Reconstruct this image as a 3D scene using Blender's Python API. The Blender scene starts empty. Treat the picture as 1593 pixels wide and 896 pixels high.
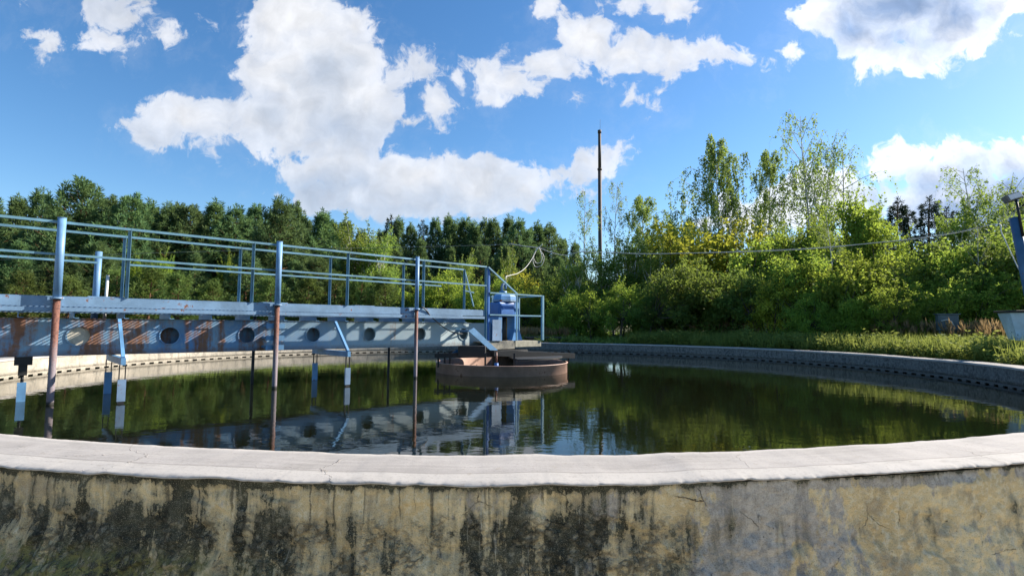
import bpy, bmesh, math, random
import numpy as np
from mathutils import Vector, Matrix, noise

random.seed(7)
PI = math.pi
R_ = math.radians
scene = bpy.context.scene
COL = scene.collection

# ------------------------------------------------------------------ camera facts
EYE = 0.75                       # eye height above the tank rim (rim top is z = 0)
F_PX, W_PX, H_PX = 831.0, 1593.0, 896.0
PITCH, ROLL = R_(4.05), R_(0.39)
GROUND_NEAR = -0.9
RI, WALL_T = 10.45, 0.53         # tank inner radius, wall thickness
CX, CY = -0.21, 13.62            # tank centre
WATER_Z = -0.40


def ray(px, py):
    X = (px - W_PX / 2) / F_PX
    Y = (py - H_PX / 2) / F_PX
    cr, sr = math.cos(ROLL), math.sin(ROLL)
    a = X * cr + Y * sr
    u = X * sr - Y * cr
    cp, sp = math.cos(PITCH), math.sin(PITCH)
    return Vector((a, cp - u * sp, sp + u * cp))


def at(px, py, depth):
    """world point seen at a photo pixel, 'depth' metres ahead of the camera (along +y)"""
    r = ray(px, py)
    return Vector((0, 0, EYE)) + r * (depth / r.y)


# ------------------------------------------------------------------ object helpers
def tag(o, label=None, cat=None, group=None, kind=None):
    if label:
        o['label'] = label
    if cat:
        o['category'] = cat
    if group:
        o['group'] = group
    if kind:
        o['kind'] = kind
    return o


def empty(name, loc=(0, 0, 0), rz=0.0, label=None, cat=None, group=None):
    o = bpy.data.objects.new(name, None)
    o.empty_display_size = 0.3
    COL.objects.link(o)
    o.location = loc
    o.rotation_euler = (0, 0, rz)
    return tag(o, label, cat, group)


def link_mesh(name, me, parent=None, loc=None):
    o = bpy.data.objects.new(name, me)
    COL.objects.link(o)
    if parent is not None:
        o.parent = parent
    if loc is not None:
        o.location = loc
    return o


class MB:
    """collects shapes in one bmesh and links them as one object"""

    def __init__(self):
        self.bm = bmesh.new()

    def face(self, pts, smooth=False):
        vs = [self.bm.verts.new(p) for p in pts]
        f = self.bm.faces.new(vs)
        f.smooth = smooth
        return f

    def box(self, x0, x1, y0, y1, z0, z1):
        v = [self.bm.verts.new(p) for p in
             [(x0, y0, z0), (x1, y0, z0), (x1, y1, z0), (x0, y1, z0), (x0, y0, z1), (x1, y0, z1), (x1, y1, z1), (x0, y1, z1)]]
        for q in [(0, 3, 2, 1), (4, 5, 6, 7), (0, 1, 5, 4), (1, 2, 6, 5), (2, 3, 7, 6), (3, 0, 4, 7)]:
            self.bm.faces.new([v[i] for i in q])
        return self

    def bar(self, p, q, w, h=None, up=(0, 0, 1)):
        """rectangular bar from p to q, w across, h along 'up'"""
        h = w if h is None else h
        p, q = Vector(p), Vector(q)
        d = (q - p).normalized()
        up = Vector(up)
        if abs(d.dot(up)) > 0.98:
            up = Vector((0, 1, 0))
        s = d.cross(up).normalized()
        u = s.cross(d).normalized()
        c = []
        for e in (p, q):
            for a, b in ((-1, -1), (1, -1), (1, 1), (-1, 1)):
                c.append(self.bm.verts.new(e + s * (a * w / 2) + u * (b * h / 2)))
        for f in [(3, 2, 1, 0), (4, 5, 6, 7), (0, 1, 5, 4), (1, 2, 6, 5), (2, 3, 7, 6), (3, 0, 4, 7)]:
            self.bm.faces.new([c[i] for i in f])
        return self

    def tube(self, path, r, n=10, caps=True):
        path = [Vector(p) for p in path]
        m = len(path)
        rs = r if isinstance(r, (list, tuple)) else [r] * m
        rings = []
        prev = None
        for i, p in enumerate(path):
            t = (path[min(i + 1, m - 1)] - path[max(i - 1, 0)])
            if t.length < 1e-9:
                t = Vector((0, 0, 1))
            t.normalize()
            if prev is None:
                a = Vector((0, 0, 1)) if abs(t.z) < 0.9 else Vector((1, 0, 0))
                s = t.cross(a).normalized()
            else:
                s = (prev - t * prev.dot(t))
                if s.length < 1e-6:
                    s = t.orthogonal()
                s.normalize()
            prev = s
            u = t.cross(s)
            rings.append([self.bm.verts.new(p + (s * math.cos(2 * PI * k / n) + u * math.sin(2 * PI * k / n)) * rs[i]) for k in range(n)])
        for i in range(m - 1):
            for k in range(n):
                f = self.bm.faces.new([rings[i][k], rings[i][(k + 1) % n], rings[i + 1][(k + 1) % n], rings[i + 1][k]])
                f.smooth = True
        if caps:
            self.bm.faces.new(rings[0][::-1])
            self.bm.faces.new(rings[-1])
        return self

    def lathe(self, prof, n=48, c=(0, 0), closed=False, smooth=True):
        rings = []
        for r, z in prof:
            rings.append([self.bm.verts.new((c[0] + r * math.sin(2 * PI * k / n), c[1] + r * math.cos(2 * PI * k / n), z)) for k in range(n)])
        m = len(rings)
        for i in range(m if closed else m - 1):
            a, b = rings[i], rings[(i + 1) % m]
            for k in range(n):
                f = self.bm.faces.new([a[k], b[k], b[(k + 1) % n], a[(k + 1) % n]])
                f.smooth = smooth
        return self

    def prism(self, pts, axis_vec):
        """extrude a flat polygon (list of 3d points) by a vector"""
        av = Vector(axis_vec)
        a = [self.bm.verts.new(p) for p in pts]
        b = [self.bm.verts.new(Vector(p) + av) for p in pts]
        n = len(pts)
        self.bm.faces.new(a[::-1])
        self.bm.faces.new(b)
        for i in range(n):
            self.bm.faces.new([a[i], a[(i + 1) % n], b[(i + 1) % n], b[i]])
        return self

    def build(self, name, mat, parent=None, bevel=0.0, loc=None, recalc=True):
        me = bpy.data.meshes.new(name)
        if recalc:
            bmesh.ops.recalc_face_normals(self.bm, faces=self.bm.faces[:])
        self.bm.to_mesh(me)
        self.bm.free()
        me.materials.append(mat)
        o = link_mesh(name, me, parent, loc)
        if bevel > 0:
            b = o.modifiers.new('bevel', 'BEVEL')
            b.width = bevel
            b.segments = 2
            b.limit_method = 'ANGLE'
            b.angle_limit = R_(40)
        return o


# ------------------------------------------------------------------ node helpers
class NT:
    def __init__(self, tree):
        self.t = tree
        self.n = tree.nodes
        self.l = tree.links

    def node(self, kind, **kw):
        nd = self.n.new(kind)
        for k, v in kw.items():
            setattr(nd, k, v)
        return nd

    def put(self, sock, v):
        if hasattr(v, 'is_output') or isinstance(v, bpy.types.NodeSocket):
            self.l.new(v, sock)
        elif v is not None:
            try:
                sock.default_value = v
            except Exception:
                sock.default_value = (v[0], v[1], v[2], 1.0)

    def math(self, op, a, b=None, c=None, clamp=False):
        nd = self.node('ShaderNodeMath', operation=op, use_clamp=clamp)
        self.put(nd.inputs[0], a)
        if b is not None:
            self.put(nd.inputs[1], b)
        if c is not None:
            self.put(nd.inputs[2], c)
        return nd.outputs[0]

    def vmath(self, op, a, b=None, c=None):
        nd = self.node('ShaderNodeVectorMath', operation=op)
        self.put(nd.inputs[0], a)
        if b is not None:
            self.put(nd.inputs[1], b)
        if c is not None:
            self.put(nd.inputs[2], c)
        return nd.outputs['Value'] if op in ('LENGTH', 'DOT_PRODUCT', 'DISTANCE') else nd.outputs['Vector']

    def noise(self, vec, scale, detail=4.0, rough=0.55, dist=0.0, color=False, flat=False):
        nd = self.node('ShaderNodeTexNoise')
        if flat:
            nd.noise_dimensions = '2D'
        if vec is not None:
            self.put(nd.inputs['Vector'], vec)
        nd.inputs['Scale'].default_value = scale
        nd.inputs['Detail'].default_value = detail
        nd.inputs['Roughness'].default_value = rough
        nd.inputs['Distortion'].default_value = dist
        return nd.outputs['Color'] if color else nd.outputs['Fac']

    def voronoi(self, vec, scale, feature='F1', rand=1.0):
        nd = self.node('ShaderNodeTexVoronoi', feature=feature)
        self.put(nd.inputs['Vector'], vec)
        nd.inputs['Scale'].default_value = scale
        nd.inputs['Randomness'].default_value = rand
        return nd.outputs['Distance']

    def ramp(self, fac, stops, interp='LINEAR'):
        nd = self.node('ShaderNodeValToRGB')
        cr = nd.color_ramp
        cr.interpolation = interp
        while len(cr.elements) < len(stops):
            cr.elements.new(0.5)
        for e, (p, c) in zip(cr.elements, stops):
            e.position = p
            e.color = (c[0], c[1], c[2], 1) if hasattr(c, '__len__') else (c, c, c, 1)
        self.put(nd.inputs['Fac'], fac)
        return nd.outputs['Color']

    def smooth(self, x, lo, hi):
        nd = self.node('ShaderNodeMapRange', interpolation_type='SMOOTHSTEP')
        self.put(nd.inputs['Value'], x)
        self.put(nd.inputs['From Min'], lo)
        self.put(nd.inputs['From Max'], hi)
        return nd.outputs['Result']

    def mix(self, fac, a, b, blend='MIX'):
        nd = self.node('ShaderNodeMix', data_type='RGBA', blend_type=blend)
        self.put(nd.inputs[0], fac)
        self.put(nd.inputs[6], a)
        self.put(nd.inputs[7], b)
        return nd.outputs[2]

    def mapping(self, vec, scale=(1, 1, 1), loc=(0, 0, 0), rot=(0, 0, 0)):
        nd = self.node('ShaderNodeMapping')
        self.put(nd.inputs['Vector'], vec)
        nd.inputs['Scale'].default_value = scale
        nd.inputs['Location'].default_value = loc
        nd.inputs['Rotation'].default_value = rot
        return nd.outputs['Vector']

    def bump(self, h, strength=0.5, dist=0.01, normal=None):
        nd = self.node('ShaderNodeBump')
        nd.inputs['Strength'].default_value = strength
        nd.inputs['Distance'].default_value = dist
        self.put(nd.inputs['Height'], h)
        if normal is not None:
            self.put(nd.inputs['Normal'], normal)
        return nd.outputs['Normal']


def new_mat(name):
    m = bpy.data.materials.new(name)
    m.use_nodes = True
    t = NT(m.node_tree)
    bsdf = m.node_tree.nodes['Principled BSDF']
    return m, t, bsdf


def principled(t, bsdf, color=None, rough=None, metal=None, normal=None, spec=None):
    if color is not None:
        t.put(bsdf.inputs['Base Color'], color)
    if rough is not None:
        t.put(bsdf.inputs['Roughness'], rough)
    if metal is not None:
        t.put(bsdf.inputs['Metallic'], metal)
    if normal is not None:
        t.put(bsdf.inputs['Normal'], normal)
    if spec is not None:
        t.put(bsdf.inputs['Specular IOR Level'], spec)


def obj_coord(t):
    return t.node('ShaderNodeTexCoord').outputs['Object']


def world_pos(t):
    return t.node('ShaderNodeNewGeometry').outputs['Position']


def painted_metal(name, base, rust=0.5, rustcol=(0.16, 0.06, 0.025), vary=0.25, streak=True, rough=0.5):
    """weathered paint with chips and vertical rust runs"""
    m, t, b = new_mat(name)
    p = world_pos(t)
    n1 = t.noise(p, 2.3, 5, 0.6)
    n2 = t.noise(p, 14, 6, 0.65)
    st = t.noise(t.mapping(p, (9, 9, 1.1)), 1.0, 4, 0.6)
    c = t.mix(t.smooth(n1, 0.3, 0.75), [x * (1 - vary) for x in base], [min(1, x * (1 + vary)) for x in base])
    dust = t.smooth(t.noise(p, 5, 4, 0.6), 0.5, 0.8)
    c = t.mix(t.math('MULTIPLY', dust, 0.3), c, tuple(min(1, x * 1.25 + 0.012) for x in base))
    chips = t.smooth(t.math('ADD', t.math('MULTIPLY', n2, 0.6), t.math('MULTIPLY', n1, 0.4)), 0.64 - 0.16 * rust, 0.70 - 0.14 * rust)
    runs = t.smooth(t.math('ADD', t.math('MULTIPLY', st, 0.75), t.math('MULTIPLY', n1, 0.25)), 0.66 - 0.18 * rust, 0.86 - 0.16 * rust)
    rc = t.mix(t.noise(p, 22, 3), [x * 0.6 for x in rustcol], [x * 1.7 for x in rustcol])
    f = t.math('MAXIMUM', chips, t.math('MULTIPLY', runs, 0.75)) if streak else chips
    c = t.mix(f, c, rc)
    rgh = t.math('MULTIPLY_ADD', f, 0.35, rough)
    nm = t.bump(t.math('ADD', n2, t.math('MULTIPLY', f, -0.4)), 0.25, 0.01)
    principled(t, b, c, rgh, 0.0, nm)
    return m


# ------------------------------------------------------------------ world: sky with clouds
SUN_AHEAD, SUN_EL = R_(22), R_(32)         # sun direction: right of the view, turned a little ahead
SUN_DIR = Vector((math.cos(SUN_AHEAD) * math.cos(SUN_EL), math.sin(SUN_AHEAD) * math.cos(SUN_EL), math.sin(SUN_EL)))


def uv_dir(px, py):
    r = ray(px, py)
    return r.x / r.y, r.z / r.y


def build_world():
    w = bpy.data.worlds.new('World')
    scene.world = w
    w.use_nodes = True
    t = NT(w.node_tree)
    bg = w.node_tree.nodes['Background']
    out = w.node_tree.nodes['World Output']
    sky = t.node('ShaderNodeTexSky', sky_type='NISHITA')
    sky.sun_disc = False
    sky.sun_elevation = SUN_EL
    sky.sun_rotation = math.atan2(SUN_DIR.x, SUN_DIR.y)
    sky.air_density = 1.0
    sky.dust_density = 0.30
    sky.ozone_density = 3.0
    skyc = sky.outputs['Color']
    hs = t.node('ShaderNodeHueSaturation')
    hs.inputs['Saturation'].default_value = 1.22
    hs.inputs['Value'].default_value = 1.0
    t.put(hs.inputs['Color'], skyc)
    skyc = hs.outputs['Color']

    d = t.node('ShaderNodeTexCoord').outputs['Generated']
    sep = t.node('ShaderNodeSeparateXYZ')
    t.put(sep.inputs[0], d)
    y = t.math('MAXIMUM', sep.outputs['Y'], 0.05)
    comb = t.node('ShaderNodeCombineXYZ')
    t.put(comb.inputs[0], t.math('DIVIDE', sep.outputs['X'], y))
    t.put(comb.inputs[1], t.math('DIVIDE', sep.outputs['Z'], y))
    p0 = comb.outputs[0]
    wc = t.noise(p0, 5.5, 3, 0.5, color=True, flat=True)
    warp = t.vmath('MULTIPLY', t.vmath('SUBTRACT', wc, (0.5, 0.5, 0.5)), (0.06, 0.045, 0))
    wc2 = t.noise(p0, 17, 3, 0.5, color=True, flat=True)
    warp2 = t.vmath('MULTIPLY', t.vmath('SUBTRACT', wc2, (0.5, 0.5, 0.5)), (0.035, 0.03, 0))
    p = t.vmath('ADD', t.vmath('ADD', p0, warp), warp2)

    def field(blobs, sm):
        acc = None
        for (bx, by, a, b) in blobs:
            u, v = uv_dir(bx, by)
            ia, ib = F_PX / a, F_PX / b
            ia, ib = F_PX / (a + 5), F_PX / (b + 5)
            q = t.vmath('MULTIPLY_ADD', p, (ia, ib, 0), (-u * ia, -v * ib, 0))
            k = min(a, b) / F_PX
            val = t.math('MULTIPLY_ADD', t.vmath('LENGTH', q), -k, k)
            acc = val if acc is None else t.math('SMOOTH_MAX', acc, val, sm)
        return acc

    cumulus = [
        # the tall heap left of the middle
        (470, 30, 92, 50), (545, 45, 42, 32), (490, 110, 112, 72), (545, 160, 75, 68), (470, 180, 85, 60), (400, 185, 70, 42),
        (300, 190, 92, 44), (255, 212, 55, 20), (520, 215, 80, 40), (420, 60, 40, 30), (572, 60, 18, 12),
        # the long one under it
        (450, 243, 60, 18), (530, 262, 110, 34), (640, 285, 130, 52), (740, 292, 95, 44), (810, 298, 45, 30), (560, 305, 110, 34), (640, 325, 120, 20),
        (932, 248, 50, 31), (890, 268, 46, 26), (836, 290, 62, 25),
        # little chain above the chimney
        (652, 113, 50, 27), (710, 122, 24, 15), (672, 158, 26, 26), (635, 185, 22, 9), (755, 112, 26, 16), (775, 150, 26, 13), (800, 125, 44, 22),
        (850, 95, 55, 30), (905, 62, 62, 42), (965, 80, 62, 32), (1040, 82, 70, 24), (1045, 10, 36, 26), (975, 6, 42, 18), (1040, 100, 30, 14),
        (905, 153, 16, 9), (978, 155, 11, 3), (838, 12, 15, 11), (1125, 80, 26, 5), (955, 112, 10, 9),
        # dark bellied one at the upper right
        (1400, 15, 130, 62), (1345, 72, 48, 38), (1480, 45, 100, 44), (1290, 28, 52, 38), (1550, 10, 50, 30), (1400, 88, 70, 20),
        (1222, 85, 18, 15), (1195, 100, 4, 8),
        # bank low on the right
        (1400, 262, 66, 24), (1475, 275, 120, 34), (1580, 258, 95, 34), (1500, 315, 170, 48), (1680, 270, 90, 60), (1310, 300, 70, 44), (1200, 335, 110, 30), (1420, 250, 50, 18), (1500, 245, 60, 20),
        # small ones upper left
        (175, 5, 46, 20), (190, 20, 26, 16), (25, 6, 16, 12), (58, 56, 24, 13), (76, 74, 22, 16), (172, 60, 28, 15), (204, 74, 28, 14), (258, 60, 20, 6), (272, 74, 12, 5),
        # beyond the frame
        (-260, 120, 160, 60), (-420, 260, 140, 36), (1900, 80, 160, 60), (700, -160, 190, 70), (250, -260, 200, 70), (1200, -300, 240, 80), (2300, 240, 300, 60),
    ]
    f = field(cumulus, 0.02)
    fine = t.noise(p, 26, 7, 0.62, flat=True)
    mid = t.noise(p, 9, 6, 0.6, flat=True)
    fd = t.math('ADD', f, t.math('MULTIPLY_ADD', mid, 0.075, -0.0375))
    fd = t.math('ADD', fd, t.math('MULTIPLY_ADD', fine, 0.042, -0.021))
    dens = t.smooth(fd, -0.003, 0.011)
    # thin veils round the cumulus
    veil = t.math('MULTIPLY', t.smooth(t.math('ADD', f, t.math('MULTIPLY_ADD', t.noise(p, 12, 5, 0.7, flat=True), 0.2, -0.10)), -0.03, 0.05), 0.10)
    # relief: brightness differs where the heap turns towards the sun
    off = (0.018, 0.016, 0)
    n_a = t.noise(p, 7.5, 5, 0.52, flat=True)
    n_b = t.noise(t.vmath('ADD', p, off), 7.5, 5, 0.52, flat=True)
    rel = t.math('MULTIPLY', t.math('SUBTRACT', n_a, n_b), 1.1)
    n_c = t.noise(p, 22, 4, 0.55, flat=True)
    n_d = t.noise(t.vmath('ADD', p, (0.007, 0.007, 0)), 22, 4, 0.55)
    rel = t.math('ADD', rel, t.math('MULTIPLY', t.math('SUBTRACT', n_c, n_d), 0.7))
    bellies = [
        (520, 195, 85, 46), (430, 180, 80, 28), (285, 212, 60, 20), (500, 120, 50, 40),
        (560, 290, 110, 30), (660, 306, 150, 30), (520, 300, 80, 40), (620, 332, 170, 26), (770, 305, 50, 16), (885, 272, 36, 14),
        (1400, 10, 112, 58), (1330, 50, 40, 36), (1480, 25, 60, 28), (1390, 60, 70, 22),
        (1490, 292, 150, 34), (1410, 288, 60, 24), (1600, 288, 120, 44), (1520, 330, 190, 44), (1370, 305, 40, 26),
        (180, 4, 30, 12), (660, 120, 30, 14),
    ]
    g = field(bellies, 0.03)
    grey = t.smooth(t.math('ADD', g, t.math('MULTIPLY_ADD', mid, 0.09, -0.045)), -0.03, 0.055)
    # the two backlit ones on the right are darker
    ux = t.node('ShaderNodeSeparateXYZ')
    t.put(ux.inputs[0], p0)
    right = t.smooth(ux.outputs['X'], 0.3, 0.7)
    greyamt = t.math('MULTIPLY', grey, t.math('MULTIPLY_ADD', right, 0.08, 0.90))
    edge_glow = t.math('MULTIPLY', right, t.math('SUBTRACT', 1.0, t.smooth(fd, 0.0, 0.06)))
    lit = t.mix(right, (4.9, 5.0, 5.25), (6.4, 6.45, 6.6))
    shade = t.mix(right, (2.8, 3.25, 4.0), (1.6, 2.35, 3.8))
    c = t.mix(greyamt, lit, shade)
    mul = t.math('ADD', 1.0, t.math('MULTIPLY', rel, 0.42))
    mul = t.math('ADD', mul, t.math('MULTIPLY', edge_glow, 0.12))
    c = t.vmath('SCALE', c)
    sc = c.node
    t.put(sc.inputs[3], mul)
    front = t.smooth(sep.outputs['Y'], 0.08, 0.2)
    a = t.math('MULTIPLY', t.math('MAXIMUM', dens, veil), front)
    a = t.math('MULTIPLY', a, t.math('MULTIPLY_ADD', t.smooth(fd, -0.005, 0.05), 0.25, 0.75))
    fin = t.mix(a, skyc, c)
    t.put(bg.inputs['Color'], fin)
    bg.inputs['Strength'].default_value = SKY_STRENGTH
    w.cycles.sampling_method = 'MANUAL'
    w.cycles.sample_map_resolution = 512


SKY_STRENGTH = 0.067
build_world()
sun = bpy.data.lights.new('sun', 'SUN')
sun.energy = 4.2
sun.angle = R_(0.5)
sun.color = (1.0, 0.91, 0.79)
so = bpy.data.objects.new('sun', sun)
COL.objects.link(so)
so.rotation_euler = SUN_DIR.to_track_quat('Z', 'Y').to_euler()
so.location = (30, 20, 30)

# ------------------------------------------------------------------ camera
cam = bpy.data.cameras.new('camera')
cam.sensor_width = 36
cam.lens = F_PX / W_PX * 36
cam.clip_start = 0.05
cam.clip_end = 3000
co = bpy.data.objects.new('camera', cam)
COL.objects.link(co)
co.matrix_world = Matrix.Translation((0, 0, EYE)) @ Matrix.Rotation(PI / 2 + PITCH, 4, 'X') @ Matrix.Rotation(ROLL, 4, 'Z')
scene.camera = co

scene.view_settings.view_transform = 'Standard'
scene.view_settings.look = 'None'
scene.view_settings.exposure = 1.48
scene.view_settings.gamma = 1.0
scene.cycles.use_denoising = True
scene.cycles.max_bounces = 8
scene.cycles.diffuse_bounces = 5
scene.cycles.glossy_bounces = 3
scene.cycles.transmission_bounces = 3
scene.cycles.caustics_reflective = False
scene.cycles.caustics_refractive = False

# ------------------------------------------------------------------ materials
BLUE = painted_metal('blue_paint', (0.10, 0.24, 0.42), 0.32)
BLUE_DECK = painted_metal('deck_edge_paint', (0.15, 0.255, 0.385), 0.42, streak=False)
BLUE_RAIL = painted_metal('rail_paint', (0.12, 0.255, 0.34), 0.14, streak=False)
BLUE_POST = painted_metal('sleeve_paint', (0.13, 0.265, 0.45), 0.12)
BLUE_DARK = painted_metal('cabinet_paint', (0.020, 0.115, 0.36), 0.10, streak=False)
RUST = painted_metal('rusty_pipe', (0.15, 0.065, 0.045), 0.55, (0.10, 0.04, 0.025))
RUST_RING = painted_metal('rusty_ring', (0.44, 0.28, 0.215), 0.40, (0.22, 0.11, 0.065))
DARK_STEEL = painted_metal('dark_steel', (0.009, 0.010, 0.011), 0.3, (0.028, 0.014, 0.009), streak=False, rough=0.6)
WHITE_PIPE = painted_metal('white_pipe', (0.55, 0.55, 0.52), 0.15)
PALE_PLATE = painted_metal('pale_plate', (0.16, 0.25, 0.37), 0.35)


def girder_material():
    m, t, b = new_mat('girder_paint')
    p = world_pos(t)
    o = obj_coord(t)
    sx = t.node('ShaderNodeSeparateXYZ')
    t.put(sx.inputs[0], o)
    n1 = t.noise(p, 1.7, 5, 0.6)
    n2 = t.noise(p, 16, 6, 0.65)
    st = t.noise(t.mapping(o, (4.5, 4.5, 0.7)), 1.0, 4, 0.6)
    c = t.mix(t.smooth(n1, 0.3, 0.7), (0.09, 0.23, 0.44), (0.22, 0.37, 0.50))
    c = t.mix(t.smooth(sx.outputs['X'], -4.0, 1.0), c, (0.40, 0.50, 0.53))  # sunlit look put into the colour: paint pales towards the inner end
    c = t.mix(t.math('MULTIPLY', t.smooth(n2, 0.45, 0.7), 0.35), c, (0.42, 0.44, 0.42))
    # rust heavier towards the outer end of the bridge
    out = t.smooth(sx.outputs['X'], 0.8, -6.2)
    k = t.math('ADD', t.math('MULTIPLY', st, 0.8), t.math('MULTIPLY', n2, 0.2))
    thr = t.math('MULTIPLY_ADD', out, -0.19, 0.645)
    f = t.smooth(t.math('ADD', t.math('SUBTRACT', k, thr), t.math('MULTIPLY_ADD', t.noise(p, 35, 4, 0.7), 0.10, -0.05)), -0.05, 0.11)
    rc = t.mix(t.noise(p, 12, 4), (0.10, 0.035, 0.015), (0.36, 0.15, 0.05))
    c = t.mix(t.math('MULTIPLY', f, 0.92), c, rc)
    low = t.smooth(sx.outputs['Z'], 0.36, 0.28)
    c = t.mix(t.math('MULTIPLY', low, t.math('MULTIPLY', n2, 0.9)), c, (0.13, 0.08, 0.06))
    principled(t, b, c, t.math('MULTIPLY_ADD', f, 0.3, 0.5), 0, t.bump(n2, 0.3, 0.01))
    return m


GIRDER = girder_material()


def post_material():
    """rust above, worn lilac-grey primer lower down, a dark wet band at the water line"""
    m, t, b = new_mat('post_rust_and_primer')
    p = world_pos(t)
    sp = t.node('ShaderNodeSeparateXYZ')
    t.put(sp.inputs[0], p)
    n = t.noise(t.mapping(p, (9, 9, 2)), 1.0, 5, 0.65)
    n2 = t.noise(p, 30, 5, 0.65)
    rust = t.mix(t.smooth(n2, 0.35, 0.65), (0.085, 0.032, 0.022), (0.21, 0.085, 0.055))
    prim = t.mix(n2, (0.17, 0.15, 0.17), (0.27, 0.25, 0.28))
    k = t.smooth(t.math('MULTIPLY_ADD', n, 0.9, sp.outputs['Z']), 1.05, 0.55)
    c = t.mix(t.math('MULTIPLY', k, 0.85), rust, prim)
    c = t.mix(t.math('MULTIPLY', t.smooth(n2, 0.56, 0.62), 0.6), c, (0.12, 0.05, 0.035))
    c = t.mix(t.smooth(sp.outputs['Z'], -0.34, -0.38), c, (0.02, 0.02, 0.017))
    principled(t, b, c, 0.75, 0, t.bump(n2, 0.4, 0.01))
    return m


POST_RUST = post_material()


def simple_mat(name, a, b_, scale=6, rough=0.8, bump=0.3, bdist=0.01):
    m, t, b = new_mat(name)
    p = world_pos(t)
    n = t.noise(p, scale, 6, 0.65)
    n2 = t.noise(p, scale * 5, 5, 0.6)
    c = t.mix(t.smooth(t.math('MULTIPLY_ADD', n2, 0.35, t.math('MULTIPLY', n, 0.65)), 0.35, 0.65), a, b_)
    principled(t, b, c, rough, 0, t.bump(n2, bump, bdist))
    return m


BLACK_RUBBER = simple_mat('black_rubber', (0.012, 0.012, 0.012), (0.03, 0.03, 0.03), 20, 0.5)
WHITE_CABLE = simple_mat('white_cable_sheath', (0.42, 0.42, 0.38), (0.6, 0.6, 0.55), 8, 0.5)
WIRE = simple_mat('wire_steel', (0.2, 0.2, 0.2), (0.32, 0.32, 0.31), 8, 0.45)
WOOD_DARK = simple_mat('dark_weathered_wood', (0.035, 0.03, 0.026), (0.085, 0.075, 0.065), 9, 0.85)
PLANK = simple_mat('weathered_plank', (0.10, 0.10, 0.09), (0.30, 0.28, 0.22), 7, 0.85)
CAB_BLUE = painted_metal('drive_paint', (0.08, 0.24, 0.50), 0.15)
GREY_BOX = painted_metal('grey_cabinet_paint', (0.07, 0.11, 0.13), 0.25)
LAMP_GREY = simple_mat('lamp_housing', (0.10, 0.10, 0.105), (0.17, 0.17, 0.17), 12, 0.5)
CHIMNEY = simple_mat('chimney_steel', (0.035, 0.028, 0.026), (0.075, 0.055, 0.045), 1.2, 0.7)


def glass_mat():
    m, t, b = new_mat('lamp_glass')
    n = t.noise(obj_coord(t), 9, 3)
    principled(t, b, t.mix(n, (0.5, 0.52, 0.55), (0.7, 0.72, 0.74)), 0.12)
    return m


LAMP_GLASS = glass_mat()


def ring_uv(t):
    return t.node('ShaderNodeUVMap', uv_map='UVMap').outputs['UV']


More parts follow.
